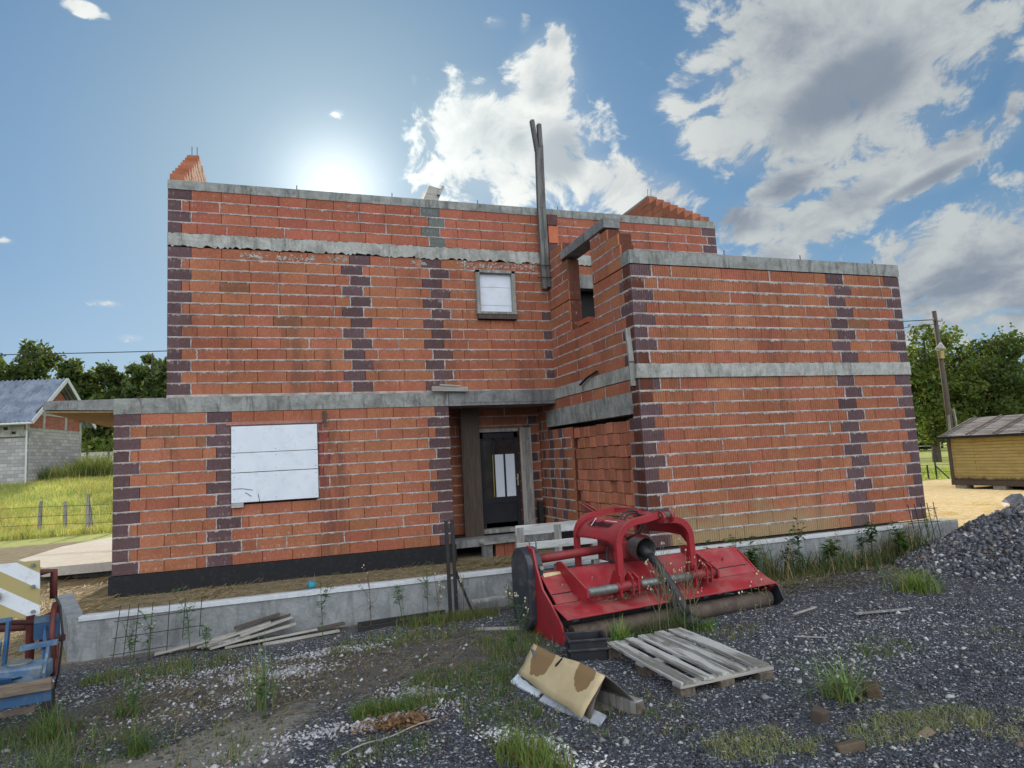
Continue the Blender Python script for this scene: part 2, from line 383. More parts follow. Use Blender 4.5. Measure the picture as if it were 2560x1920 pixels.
# ------------------------------------------------------------------ ground
def sstep(v, a, b):
    t_ = np.clip((v-a)/(b-a), 0, 1); return t_*t_*(3-2*t_)
def wob(x, y):
    return (np.sin(x*1.3+y*.7)+np.sin(x*.6-y*1.9+2)+np.sin(x*2.9+1)*np.sin(y*2.3))*.33
def gh(x, y):
    x = np.asarray(x, float); y = np.asarray(y, float)
    yard = .05-(np.clip(y, 2, 8.5)-4)*.03 + .012*wob(x*2, y*2)
    lot = .0 + .012*wob(x*3, y*3)
    h = yard+(lot-yard)*sstep(y, 8.55, 8.7)*(1-sstep(x, 9.5, 12)*.0)
    # rising field behind the left side
    f = 1.9*sstep(y, 27., 50.)*sstep(-x, -1, 6)
    h = h+f
    # gravel heap at the right
    dx = x-12.0; dy = y-7.1
    dy = np.where(dy > 0, dy*2.0, dy*1.25)
    r = np.sqrt(dx*dx+dy*dy)
    h = h+np.clip(1.12-.30*r+.05*wob(x*3, y*3), 0, 2)*(1-sstep(y, 8.35, 8.6)*(x < 11.3))
    return h
def mat_ground():
    m, t, b, _ = new_mat('yard_ground'); p = pos(t); s = t.add('ShaderNodeSeparateXYZ', {0: p}); X, Y, Z = s.outputs
    nb = t.noise(p, .9, 5., .6, .3); nm = t.noise(p, 4., 6., .65); nf = t.noise(p, 45., 5., .7)
    vor = t.add('ShaderNodeTexVoronoi', {'Vector': p, 'Scale': 55.}); 
    grav = t.mix(t.step(vor.outputs['Distance'], .0, .7), (.115, .122, .138), (.035, .038, .046))
    vc = t.add('ShaderNodeSeparateXYZ', {0: vor.outputs['Color']}).outputs[0]
    grav = t.mix(t.step(vc, .86, .95), grav, (.42, .43, .45))
    sand = t.step(t.vmath('LENGTH', t.mapping(p, (-.9, 4.95, 0), (0, 0, R(30)), (1.6, .6, 9.), 'TEXTURE')).outputs[1], 1.2, .6)
    dirt = t.mix(t.step(nm, .3, .7), t.mix(sand, (.120, .113, .102), (.24, .23, .205)), t.mix(sand, (.062, .059, .055), (.19, .17, .13)))
    dirt = t.mix(t.math('MULTIPLY', t.step(nf, .45, .7), .5), dirt, (.2, .18, .14))
    # dirt patch in the yard, left and centre
    q = t.vmath('LENGTH', t.mapping(p, (.2, 6.6, 0), (0, 0, R(8)), (2.5, .8, 9.), 'TEXTURE')).outputs[1]
    q2 = t.vmath('LENGTH', t.mapping(p, (-.9, 4.9, 0), (0, 0, R(35)), (1.3, .55, 9.), 'TEXTURE')).outputs[1]
    q = t.math('MINIMUM', q, q2)
    dm = t.step(t.math('ADD', q, t.math('MULTIPLY', t.math('SUBTRACT', nb, .5), 2.2)), 1.25, .75)
    dm2 = t.step(t.math('ADD', Y, t.math('MULTIPLY', nb, 1.)), 8.5, 8.9)
    yard = t.mix(t.math('MAXIMUM', dm, t.math('MULTIPLY', dm2, .8)), grav, dirt)
    straw = t.mix(t.step(nm, .3, .7), (.25, .205, .125), (.13, .11, .07))
    straw = t.mix(t.math('MULTIPLY', t.step(t.noise(t.mapping(p, (0, 0, 0), (0, 0, .4), (4, 22, 1)), 1., 6., .7), .5, .7), .5), straw, (.36, .30, .18))
    strawR = t.mix(t.step(t.noise(t.mapping(p, (0, 0, 0), (0, 0, .3), (2.2, 9, 1)), 1., 7., .75), .35, .7), (.55, .42, .21), (.80, .64, .38))
    straw = t.mix(t.step(X, 9.5, 12.), straw, strawR)
    c = t.mix(t.step(t.math('ADD', Y, t.math('MULTIPLY', nm, .15)), 8.62, 8.72), yard, straw)
    # the far right: grass beyond the stubble, and the field at the left
    grass = t.mix(t.step(nm, .3, .7), (.38, .40, .12), (.26, .31, .08))
    gr = t.math('MULTIPLY', t.step(t.math('ADD', Y, t.math('MULTIPLY', nb, .6)), 20.6, 21.), t.step(X, 3., 4.))
    gl = t.math('MULTIPLY', t.step(t.math('ADD', Y, t.math('MULTIPLY', nb, 1.2)), 24.2, 24.8), t.step(X, 3., 2.))
    c = t.mix(t.math('MAXIMUM', gr, gl), c, grass)
    # heap is always gravel
    heap = t.math('MULTIPLY', t.step(Z, .03, .1), t.math('MULTIPLY', t.step(X, 7., 8.), t.step(Y, 9.6, 9.2)))
    c = t.mix(heap, c, grav)
    setc(t, b, c); b.inputs['Roughness'].default_value = .95
    b.inputs['Specular IOR Level'].default_value = .25
    bump(t, b, t.math('ADD', t.math('MULTIPLY', vor.outputs['Distance'], -.8), t.math('ADD', nf, t.math('MULTIPLY', nm, 1.5))), .7, .02)
    return m
M['ground'] = mat_ground()
def make_ground():
    xs = np.unique(np.round(np.concatenate([np.linspace(-900, -60, 12), np.linspace(-60, -6, 46), np.arange(-6, 16, .11), np.linspace(16, 60, 40), np.linspace(60, 900, 12)]), 3))
    ys = np.unique(np.round(np.concatenate([np.linspace(-200, -5, 6), np.linspace(-5, 2, 8), np.arange(2, 12.5, .10), np.linspace(12.5, 30, 40), np.linspace(30, 80, 40), np.linspace(80, 1500, 14)]), 3))
    Xg, Yg = np.meshgrid(xs, ys); Zg = gh(Xg, Yg)
    near = (Yg > 2) & (Yg < 12) & (np.abs(Xg-4) < 9)
    Zg = Zg+near*rng.normal(0, .004, Zg.shape)
    V = np.stack([Xg.ravel(), Yg.ravel(), Zg.ravel()], 1); nx = len(xs)
    i, j = np.meshgrid(np.arange(nx-1), np.arange(len(ys)-1)); a = (j*nx+i).ravel()
    F = np.stack([a, a+1, a+1+nx, a+nx], 1)
    tag(np_mesh('ground', V, F, M['ground'], smooth=True), kind='structure')
make_ground()

# ------------------------------------------------------------------ masonry
F1, W1, SX = 12.28, 8.93, 5.158
def frX(Y): return lambda u, z, d: (u, Y-d, z)
def frS(X): return lambda u, z, d: (X-d, u, z)
def cut(iv, holes):
    out = [iv]
    for a, b in holes:
        nx = []
        for p, q in out:
            if b <= p or a >= q: nx.append((p, q))
            else:
                if a-p > .03: nx.append((p, a))
                if q-b > .03: nx.append((b, q))
        out = nx
    return out
ORANGE = (.375, .143, .080)
def tint_o(r, red=0.):
    k = r.uniform(.88, 1.10); h = r.uniform(-.010, .012)
    c = [ORANGE[0]*k, (ORANGE[1]+h)*k*(1-.10*red), ORANGE[2]*k]
    q = r.random()
    if q < .018: c = [.25, .115, .062]
    elif q < .07: c = [.345*k, .118*k, .072*k]
    return tuple(c)
def tint_d(r):
    k = r.uniform(.85, 1.15); return (.122*k, .077*k, .083*k)
def tint_g(r):
    k = r.uniform(.9, 1.15); return (.15*k, .17*k, .16*k)
def quadf(mb, fr, u0, u1, z0, z1, d0, d1, mi, col):
    """a block: front at d1, back at d0"""
    P = [fr(u0, z0, d1), fr(u1, z0, d1), fr(u1, z1, d1), fr(u0, z1, d1), fr(u0, z0, d0), fr(u1, z0, d0), fr(u1, z1, d0), fr(u0, z1, d0)]
    mb.add(P, [(0, 1, 2, 3), (1, 5, 6, 2), (0, 3, 7, 4), (3, 2, 6, 7), (0, 4, 5, 1)], mi, col)
def strip(mb, fr, u0, u1, z, r, th=.0100, d=.004, mi=0, drip=.3):
    n = max(2, int((u1-u0)/.019)); us = [u0+(u1-u0)*i/n for i in range(n+1)]
    lo = []; hi = []; w = 0
    for u in us:
        w = .75*w+r.gauss(0, .0032); w = max(-.0065, min(.009, w))
        e = r.random()**2*.024 if r.random() < drip*.8 else 0
        lo.append(z-th-max(0, w)-r.uniform(0, .004)-e); hi.append(z+th+r.uniform(0, .003)-min(0, w)*.3)
    vs = []
    for u, a, b in zip(us, lo, hi): vs += [fr(u, a, d*.6), fr(u, z, d+r.uniform(0, .006)), fr(u, b, d*.6)]
    fs = []
    for i in range(n):
        k = i*3; fs += [(k, k+3, k+4, k+1), (k+1, k+4, k+5, k+2)]
    mb.add(vs, fs, mi)
def vstrip(mb, fr, u, z0, z1, r, w=.012, d=.005, mi=0):
    n = 6; vs = []
    for i in range(n+1):
        z = z0+(z1-z0)*i/n; a = w*r.uniform(.3, 1.2); b_ = w*r.uniform(.3, 1.2)
        vs += [fr(u-a, z, d), fr(u+b_, z, d+r.uniform(0, .004))]
    mb.add(vs, [(2*i, 2*i+1, 2*i+3, 2*i+2) for i in range(n)], mi)
def masonry(name, fr, u0, u1, z0, n, parent, mats, holes=(), cols=(), seed=1, thick=.25, phase=0., mod=.485, head=.12, red=0., bed0=False, profile=None, drip=.3, th=.0100, flip=False):
    """cols: (even interval, odd interval, tint fn, first row from top, last row from top)"""
    r = random.Random(seed); mb = MB(); H_ = .2
    for k in range(n):
        za, zb = z0+k*H_, z0+(k+1)*H_; it = n-1-k
        a_, b_ = u0, u1
        if profile: a_, b_ = profile(za, zb, u0, u1)
        if b_-a_ < .05: continue
        hs = [(h[0], h[1]) for h in holes if h[2] < (za+zb)/2 < h[3]]
        specs = []
        for c in cols:
            if c[3] <= it <= c[4]: specs.append((*(c[0] if it % 2 == 0 else c[1]), c[2]))
        specs = [s for s in specs if s[1] > s[0]]; specs.sort(key=lambda s: s[0])
        segs = []; p = a_
        for s_ in specs:
            if s_[0] > p+.02: segs.append((p, s_[0], None))
            segs.append((max(s_[0], a_), min(s_[1], b_), s_[2])); p = max(p, s_[1])
        if p < b_-.02: segs.append((p, b_, None))
        for sa, sb, fn in segs:
            if sb-sa < .02: continue
            if fn: blocks = [(sa, sb)]
            else:
                blocks = []; off = (phase+(.24 if it % 2 else 0.)+(sa if r.random() < .25 else 0)+r.choice([0, 0, 0, .12])) % mod
                g = sa
                e = sa+mod*(.5 if it % 2 else 1.)+r.choice([0, 0, 0, -.12])
                while g < sb-.01:
                    e = min(e, sb)
                    if sb-e < .09: e = sb
                    blocks.append((g, e)); g = e; e = g+mod
            for ba, bb in blocks:
                for ca, cb in cut((ba, bb), hs):
                    col = fn(r) if fn else tint_o(r, red)
                    dd = r.uniform(-.003, .001)
                    quadf(mb, fr, ca+.0045, cb-.0045, za+.006, zb-.006, -.035, dd, 0, col)
            # head joints filled with mortar here and there
            for ba, bb in blocks[1:] if not fn else blocks:
                pr = head if not fn else .45
                for uu in ((ba,) if not fn else (ba, bb)):
                    if uu > u0+.05 and uu < u1-.05 and r.random() < pr and not any(h0-.02 < uu < h1+.02 for h0, h1 in hs):
                        vstrip(mb, fr, uu, za+.01, zb-.008, r, r.uniform(.006, .017), .005, 1)
        if k > 0 or bed0:
            hs2 = [(h[0]-.002, h[1]+.002) for h in holes if h[2]-.09 < za < h[3]+.01]
            for ca, cb in cut((a_, b_), hs2): strip(mb, fr, ca, cb, za, r, th=th, mi=1, drip=drip)
        # solid core of the course
        for ca, cb in cut((a_, b_), hs): 
            P = [fr(ca, za, -.03), fr(cb, za, -.03), fr(cb, zb, -.03), fr(ca, zb, -.03), fr(ca, za, -thick), fr(cb, za, -thick), fr(cb, zb, -thick), fr(ca, zb, -thick)]
            mb.add(P, [(0, 1, 2, 3), (1, 5, 6, 2), (0, 3, 7, 4), (3, 2, 6, 7), (0, 4, 5, 1), (5, 4, 7, 6)], 0, (.12, .045, .03))
    o = mb.build(name, mats)
    return keep(o, parent)
def band(name, fr, u0, u1, z0, z1, parent, mat, seed=1, d=.006, thick=.25, rag_lo=0., rag_hi=0., step_=.04):
    """cast ring beam; ragged lower edge where the concrete ran over the blocks"""
    r = random.Random(seed); mb = MB(); n = max(1, int((u1-u0)/step_)) if (rag_lo or rag_hi) else max(1, int((u1-u0)/.5)); w = 0
    rows = []
    for i in range(n+1):
        u = u0+(u1-u0)*i/n; w = .8*w+r.gauss(0, .3)
        lo = z0+(rag_lo*(w*.4+r.uniform(-.5, .5))) if rag_lo else z0+r.uniform(-.002, .002)
        hi = z1+(rag_hi*r.uniform(-.5, .5))
        dd = d+(r.uniform(0, .006) if rag_lo else r.uniform(0, .003))
        rows.append([fr(u, lo, dd), fr(u, (lo+hi)/2, dd+r.uniform(0, .003)), fr(u, hi, d), fr(u, hi, -thick), fr(u, lo, -thick)])
    vs = [p for q in rows for p in q]; fs = []
    for i in range(n):
        for j in range(5): fs.append((i*5+j, (i+1)*5+j, (i+1)*5+(j+1) % 5, i*5+(j+1) % 5))
    fs += [(4, 3, 2, 1, 0), tuple(n*5+j for j in range(5))]
    mb.add(vs, fs); return keep(mb.build(name, mat, fixn=True), parent)

house = thing('unfinished_house', (3.5, F1, 0), 'unfinished two storey red clay block house with bare concrete ring beams', 'house')
BF = [M['block_fac'], M['mortar']]; BW = [M['block_wing'], M['mortar']]; BS = [M['block_side'], M['mortar']]
facX = frX(F1); wX = frX(W1); sX = frS(SX)
# lower storey, left: 13 courses 0.33 .. 2.93
masonry('wall', facX, -2.7, 2.93, .33, 13, house, BF, cols=[((-2.7, -2.31), (-2.7, -2.46), tint_d, 0, 12), ((-1.31, -.92), (-1.16, -.92), tint_d, 0, 6), ((-1.31, -.92), (-1.16, -.77), tint_d, 7, 12),
        ((2.66, 2.93), (2.52, 2.93), tint_d, 0, 12), ((.52, .70), (.52, .60), lambda r: (.30, .085, .07), 1, 6)], seed=3, head=.07, holes=[(-.88, .47, 1.37, 2.63)])
band('ring_beam', facX, -2.7, 2.93, 2.93, 3.19, house, M['concrete'], 2)
# upper storey
masonry('wall', facX, -1.925, 9.39, 3.23, 13, house, BF, cols=[((-1.925, -1.55), (-1.925, -1.70), tint_d, 0, 12), ((1.14, 1.525), (.99, 1.38), tint_d, 0, 12), ((2.51, 2.89), (2.66, 3.05), tint_d, 0, 12),
        ((0, 0), (4.98, 5.16), tint_d, 4, 12)], holes=[(3.60, 4.40, 4.70, 5.62), (5.75, 6.62, 3.2, 5.34)], seed=8, head=.12, drip=.45)
band('bed_strip', facX, -1.925, 5.158, 3.19, 3.235, house, M['mortar'], 21, .001, .2)
band('ring_beam', facX, -1.925, 9.39, 5.835, 6.07, house, M['concrete_pale'], 4, .012, .25, rag_lo=.05, rag_hi=.02)
masonry('wall', facX, -1.925, 9.39, 6.07, 4, house, BF, cols=[((-1.925, -1.55), (-1.925, -1.70), tint_d, 0, 3), ((9.0, 9.39), (9.14, 9.39), tint_d, 0, 3), ((2.53, 2.9), (2.68, 3.0), tint_g, 0, 3)], seed=12, head=.10, red=1, th=.009, drip=.2, phase=.1)
band('ring_beam', facX, -1.925, 9.39, 6.865, 7.03, house, M['concrete'], 5, .008)
# concrete patch smeared over the small window
def smear(name, fr, u0, u1, z0, z1, mat, seed, n=40, d=.012):
    """lumps of spilt cement stuck to the blocks"""
    r = random.Random(seed); mb = MB(); N_ = int((u1-u0)*90)
    for i in range(N_):
        f = i/N_; u = u0+(u1-u0)*r.random(); z = z0+(z1-z0)*(.5+.42*r.gauss(0, .5)); w = r.uniform(.008, .035); h = r.uniform(.006, .022); k = 7
        V = [fr(u, z, d*r.uniform(.5, 1.1))]+[fr(u+w*r.uniform(.6, 1.2)*math.cos(2*math.pi*j/k), z+h*r.uniform(.5, 1.3)*math.sin(2*math.pi*j/k), .0015) for j in range(k)]
        mb.add(V, [(0, j+1, (j+1) % k+1) for j in range(k)])
    return tag(keep(mb.build(name, mat), house), kind='stuff')
smear('concrete_smear', facX, 3.2, 4.95, 5.64, 5.83, M['concrete_pale'], 3)
for a_, b_, c_, s_ in ((-.75, -.3, 5.66, 5), (-.15, .5, 5.64, 6), (.75, 1.1, 5.67, 7), (2.3, 2.6, 5.66, 8)):
    smear('concrete_smear', facX, a_, b_, c_, c_+.13, M['concrete_pale'], s_, 26, .008)
# wing: 13 + 8 courses
cw_ = [((5.158, 5.54), (5.158, 5.39), tint_d, 0, 12), ((9.065, 9.46), (9.22, 9.61), tint_d, 0, 12), ((10.42, 10.79), (10.575, 10.79), tint_d, 0, 12)]
masonry('wall', wX, 5.158, 10.79, .41, 13, house, BW, cols=cw_, seed=21, head=.05, drip=.6, th=.0105, phase=.2)
band('ring_beam', wX, 5.13, 10.80, 3.01, 3.235, house, M['concrete_pale'], 6, .02, .25, rag_hi=.012)
masonry('wall', wX, 5.158, 10.79, 3.235, 8, house, BW, cols=cw_, seed=22, head=.05, drip=.7, th=.0120)
band('ring_beam', wX, 5.158, 10.80, 4.845, 5.065, house, M['concrete'], 7, .010)
# side wall of the wing, facing left (X = 5.158)
cs = [((8.932, 9.16), (8.932, 9.31), tint_d, 0, 12)]
masonry('wall', sX, 8.932, 13.3, .41, 13, house, BS, cols=[((8.932, 9.2), (8.932, 9.31), tint_d, 0, 12), ((11.9, 12.1), (12.0, 12.25), tint_d, 3, 12), ((12.5, 12.75), (12.55, 12.8), tint_d, 3, 12), ((0, 0), (13.0, 13.15), tint_d, 2, 12)],
        holes=[(9.32, 11.58, .3, 2.47), (9.16, 12.8, 2.47, 2.81)], seed=31, head=.5, thick=.25)
band('lintel', sX, 9.16, 12.80, 2.47, 2.815, house, M['concrete'], 8, .012, .25, rag_hi=.012)
band('ring_beam', sX, 9.0, 12.28, 3.015, 3.235, house, M['concrete_pale'], 9, .012, .25)
masonry('wall', sX, 8.932, 12.27, 3.235, 8, house, BS, cols=[((8.932, 9.17), (8.932, 9.31), tint_d, 0, 12)], holes=[(10.27, 11.31, 4.24, 9)], seed=33, head=.3, thick=.25, drip=.5, th=.0110)
band('ring_beam', sX, 8.932, 9.19, 4.845, 5.065, house, M['concrete'], 10, .010, .25)
masonry('wall', sX, 9.2, 10.27, 4.845, 5, house, BS, seed=34, head=.3, thick=.25, drip=.4, th=.0110,
        profile=lambda za, zb, a, b: ((9.2, b), (9.2, b), (9.25, b), (9.62, b), (9.9, b))[min(4, int(round((za-4.845)/.2)))])
masonry('wall', sX, 11.31, 12.27, 4.845, 6, house, BS, seed=35, head=.3, thick=.25, drip=.4, th=.0110, profile=lambda za, zb, a, b: (a if za < 5.6 else 11.53, b))
band('lintel', sX, 9.66, 11.52, 5.69, 5.86, house, M['concrete_dark'], 11, .03, .28)
mb = MB()  # sill brick lying in the side opening
mb.obox((5.22, 10.75, 4.285), (.08, 0, 0), (0, .23, .0), (0, 0, .045), 0, (.42, .12, .07)); keep(mb.build('sill_brick', BS), house)
# door recess
frD = frX(13.3)
masonry('wall', frD, 2.93, 5.158, .37, 13, house, BF, holes=[(3.70, 4.62, .3, 2.46)], cols=[((4.75, 4.95), (4.9, 5.1), tint_d, 1, 12)], seed=41, head=.25, thick=.2)
masonry('wall', lambda u, z, d: (2.93+d, u, z), 12.55, 13.3, .33, 13, house, BF, seed=43, head=.2, thick=.25)
mb = MB(); mb.box((2.94, 12.27, 2.93), (5.150, 13.55, 3.19)); mb.box((2.94, 12.262, 2.985), (5.150, 12.272, 3.215))
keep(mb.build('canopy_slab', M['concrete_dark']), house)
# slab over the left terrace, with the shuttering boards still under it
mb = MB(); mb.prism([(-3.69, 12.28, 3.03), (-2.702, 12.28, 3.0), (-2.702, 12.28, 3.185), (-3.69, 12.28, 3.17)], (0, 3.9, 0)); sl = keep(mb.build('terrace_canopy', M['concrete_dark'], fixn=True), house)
mb = MB(); mb.prism([(-3.67, 12.31, 3.015), (-2.705, 12.31, 2.99), (-2.705, 12.31, 2.965), (-3.67, 12.31, 2.99)], (0, 3.84, 0)); keep(mb.build('shuttering', M['ply'], fixn=True), house)
mb = MB()
for y_ in (12.5, 15.9): mb.tube([(-3.2, y_, 0), (-3.2, y_, 3.0)], .05)
# damp-proof base and foundation
mb = MB(); mb.box((-2.735, 12.24, -.3), (2.96, 12.30, .325)); mb.box((-2.735, 12.30, -.3), (-2.68, 19.5, .325)); mb.box((2.90, 12.30, -.3), (2.96, 13.3, .325))
mb.box((2.96, 13.22, -.3), (5.12, 13.3, .36)); mb.box((5.12, 8.90, -.3), (10.79, 8.95, .40)); mb.box((5.12, 8.95, -.3), (5.16, 13.22, .40))
keep(mb.build('damp_proof_base', M['bitumen']), house)
# remaining walls, floors: they close the volume and cast the shade
mb = MB()
o_ = (.40, .115, .06)
mb.box((-2.69, 12.55, .33), (-2.44, 19.5, 3.19), 0, o_); mb.box((-2.69, 19.5, .33), (10.79, 19.75, 3.19), 0, o_)
mb.box((-1.92, 12.55, 3.2), (-1.67, 18.6, 6.9), 0, o_); mb.box((9.14, 12.55, 3.2), (9.385, 18.6, 6.9), 0, o_); mb.box((-1.92, 18.6, 3.2), (9.385, 18.85, 6.9), 0, o_)
mb.box((10.54, 9.2, .41), (10.785, 12.5, 5.05), 0, o_); mb.box((10.54, 12.5, .41), (10.785, 19.5, 3.2), 0, o_)
keep(mb.build('rear_walls', BF), house)
mb = MB(); mb.box((-2.43, 12.56, 2.95), (10.5, 19.5, 3.18)); mb.box((5.42, 9.2, 2.96), (10.5, 12.5, 3.17)); mb.box((-1.66, 12.56, 5.85), (9.1, 18.6, 6.05)); mb.box((-2.4, 12.56, .2), (10.5, 19.4, .34)); mb.box((5.42, 9.2, .2), (10.5, 12.5, .35))
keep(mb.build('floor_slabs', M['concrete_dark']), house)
# stepped gable walls behind the parapet
def gable(X, out):
    """stepped brick gable, thickness 0.24, coping level at the top"""
    r = random.Random(5); mb = MB(); ymax = 17.8
    for k in range(8):
        za = 7.03+k*.19; zb = za+.19; y0 = 12.45+k*.30
        y = y0; j = 0
        while y < ymax-.02:
            e = min(ymax, y+(.485 if j or k % 2 else .30)); dx = r.uniform(-.004, .004)
            mb.box((X+dx, y+.004, za+.005), (X+.24+dx, e-.004, zb-.005), 0, tint_o(r)); y = e; j += 1
        mb.box((X+.01, y0+.01, za-.004), (X+.23, ymax-.01, za+.006), 1)
    # rough coping on the slope
    g = keep(mb.build('gable_wall', [M['block_side'], M['mortar']]), house)
    mb = MB(); mb.box((X+.02, 14.68, 8.555), (X+.22, 17.9, 8.62)); mb.box((X-.0, 12.5, 6.95), (X+.24, 18.0, 7.028))
    keep(mb.build('gable_coping', M['concrete']), house)
    for q in range(2):
        mb = MB(); mb.tube([(X+.07+q*.1, 14.75, 8.5), (X+.075+q*.1, 14.72, 8.82)], .007, 5); keep(mb.build('rebar_stub', M['rebar']), house)
gable(-1.92, -1); gable(9.14, 1)
# rebar stubs in the ring beams
for x_, y_, z_, h_ in ((.222, 12.40, 7.02, .14), (1.998, 12.40, 7.02, .14), (3.74, 12.40, 7.02, .13), (5.516, 12.40, 7.02, .13), (7.24, 12.4, 7.02, .1), (7.052, 9.05, 5.06, .13), (8.662, 9.05, 5.06, .13), (10.33, 9.05, 5.06, .12)):
    mb = MB(); mb.tube([(x_, y_, z_-.05), (x_+.004, y_, z_+h_)], .008, 6); keep(mb.build('rebar_stub', M['rebar']), house)
# loose blocks by the mast
mb = MB(); mb.box((5.15, 12.12, 6.63), (5.37, 12.26, 6.85), 0, (.12, .06, .06)); mb.box((5.17, 12.14, 6.25), (5.38, 12.26, 6.62), 0, (.55, .17, .09)); mb.box((5.16, 12.15, 6.04), (5.35, 12.26, 6.24), 0, (.12, .07, .075))
keep(mb.build('bonding_blocks', BF), house)
# old stain runs under the beam ends, as thin cement runs
# boarded window
for za, zb in ((2.214, 2.665), (1.876, 2.204), (1.365, 1.864)):
    mb = MB(); dx = .004 if za < 2 else 0
    mb.box((-.918-dx, 12.235, za), (.497+dx, 12.262, zb)); o = keep(mb.build('window_board', M['white_board'], bevel=.002), house)
mb = MB(); mb.box((-.93, 12.262, 1.35), (.51, 12.276, 2.685)); keep(mb.build('window_backing', M['wood_brown']), house)
mb = MB(); mb.box((-1.0, 12.262, 2.69), (.62, 12.285, 2.745), 0, (.4, .2, .16)); keep(mb.build('lintel', [M['block_fac']]), house)
mb = MB(); mb.box((-.92, 12.22, 1.285), (-.73, 12.275, 1.36)); keep(mb.build('board_support', M['wood_white']), house)
mb = MB(); mb.box((.60, 12.24, 2.70), (.66, 12.275, 2.90)); mb.box((.62, 12.235, 2.62), (.645, 12.27, 2.75)); keep(mb.build('timber_stub', M['wood_brown']), house)
r = random.Random(6); mb = MB()
for z_ in (2.60, 2.26, 2.15, 1.93, 1.80, 1.42):
    for x_ in (-.88, -.2, .46): mb.tube([(x_+r.uniform(-.01, .01), 12.236, z_), (x_, 12.232, z_)], .006, 6)
for P in ([(-.90, 12.231, 1.60), (-.75, 12.230, 1.60), (-.58, 12.231, 1.565)], [(-.70, 12.23, 1.53), (-.60, 12.23, 1.46)], [(-.50, 12.23, 1.50), (-.47, 12.225, 1.36)]): mb.tube(P, .004, 5)
tag(keep(mb.build('nails_and_twigs', M['rebar']), house), kind='stuff')
# small window
wf = MB()
for a_ in (((3.58, 12.20, 4.74), (3.655, 12.38, 5.63)), ((4.325, 12.20, 4.74), (4.40, 12.38, 5.63)), ((3.58, 12.20, 5.575), (4.40, 12.38, 5.635)), ((3.57, 12.19, 4.735), (4.41, 12.38, 4.785))): wf.box(*a_)
w2 = keep(wf.build('window', M['wood_grey'], bevel=.004), house)
for za, zb in ((5.30, 5.575), (4.93, 5.294), (4.785, 4.924)):
    mb = MB(); mb.box((3.656, 12.285, za), (4.324, 12.31, zb)); o = mb.build('board', M['white_board']); o.parent = w2; o.matrix_parent_inverse = w2.matrix_world.inverted() if False else Matrix.Translation((-0, -0, -0))
mb = MB(); mb.box((3.585, 12.2, 4.64), (4.405, 12.28, 4.734)); keep(mb.build('sill', M['wood_brown']), house)
mb = MB(); mb.box((5.5, 12.60, 3.2), (6.9, 12.66, 5.4)); keep(mb.build('dark_interior', M['black']), house)
mb = MB(); mb.box((5.70, 12.268, 5.345), (6.70, 12.5, 5.64)); keep(mb.build('lintel', M['concrete']), house)
# entrance door with its boards
dr = MB()
for a_ in (((3.755, 13.16, .40), (3.84, 13.22, 2.42)), ((4.52, 13.16, .40), (4.60, 13.22, 2.42)), ((3.755, 13.16, 2.30), (4.60, 13.22, 2.42)), ((3.84, 13.17, .95), (4.52, 13.21, 1.08)), ((3.84, 13.18, .56), (4.52, 13.20, .95)),
           ((3.84, 13.17, .56), (4.52, 13.215, .62)), ((4.045, 13.175, 1.08), (4.085, 13.21, 2.30)), ((4.275, 13.175, 1.08), (4.315, 13.21, 2.30)), ((3.84, 13.175, 2.26), (4.52, 13.21, 2.30))): dr.box(*a_)
door = keep(dr.build('door', M['door_black'], bevel=.003), house)
def sub(o, p): o.parent = p; return o
mb = MB(); mb.box((3.845, 13.19, 1.08), (4.045, 13.195, 2.26)); mb.box((4.085, 13.19, 1.08), (4.275, 13.195, 2.26)); mb.box((4.315, 13.19, 1.08), (4.52, 13.195, 2.26)); sub(mb.build('glass', M['glass_dark']), door)
mb = MB(); mb.box((4.087, 13.186, 1.082), (4.273, 13.189, 1.96)); mb.box((4.317, 13.186, 1.082), (4.518, 13.189, 1.96)); sub(mb.build('inner_board', M['curtain']), door)
mb = MB(); mb.box((4.03, 13.165, 1.09), (4.045, 13.172, 1.96)); sub(mb.build('edge_trim', M['yellow_trim']), door)
mb = MB(); mb.box((4.545, 13.145, 1.30), (4.575, 13.158, 1.54)); mb.tube([(4.56, 13.14, 1.44), (4.56, 13.10, 1.44), (4.47, 13.095, 1.44)], .009, 6); sub(mb.build('handle', M['handle']), door)
mb = MB(); mb.box((4.61, 13.02, .40), (4.86, 13.07, 2.50)); keep(mb.build('door_post', M['wood_grey'], bevel=.004), house)
mb = MB(); mb.box((3.74, 13.1, 2.43), (4.6, 13.2, 2.50)); keep(mb.build('door_head', M['wood_grey']), house)
mb = MB(); mb.box((3.33, 12.98, .31), (3.72, 13.03, 2.93)); keep(mb.build('door_plank', M['wood_brown'], bevel=.004), house)
mb = MB(); mb.box((3.72, 12.95, .38), (4.62, 13.2, .46)); keep(mb.build('threshold', M['wood_grey'], bevel=.004), house)
mb = MB(); mb.box((3.0, 12.99, .33), (5.1, 13.25, .375)); keep(mb.build('porch_sill', M['bitumen']), house)
mb = MB(); mb.beam((5.118, 9.02, 2.9), (5.122, 9.03, 3.42), .10, .03, upv=(0, 1, 0)); mb.beam((5.10, 9.0, 3.28), (5.10, 9.06, 3.82), .09, .03, upv=(0, 1, 0)); keep(mb.build('corner_boards', M['wood_grey']), house)
mb = MB(); mb.beam((2.6, 12.2, 3.26), (3.3, 12.2, 3.24), .06, .09); mb.beam((2.75, 12.18, 3.33), (3.15, 12.18, 3.30), .05, .03); o = keep(mb.build('timber_offcut', M['wood_plank']), house)
mb = MB(); mb.tube([(5.08, 10.9, 3.14), (5.1, 10.6, 3.24), (5.12, 10.25, 3.30)], .022, 6); keep(mb.build('pipe_stub', M['black']), house)
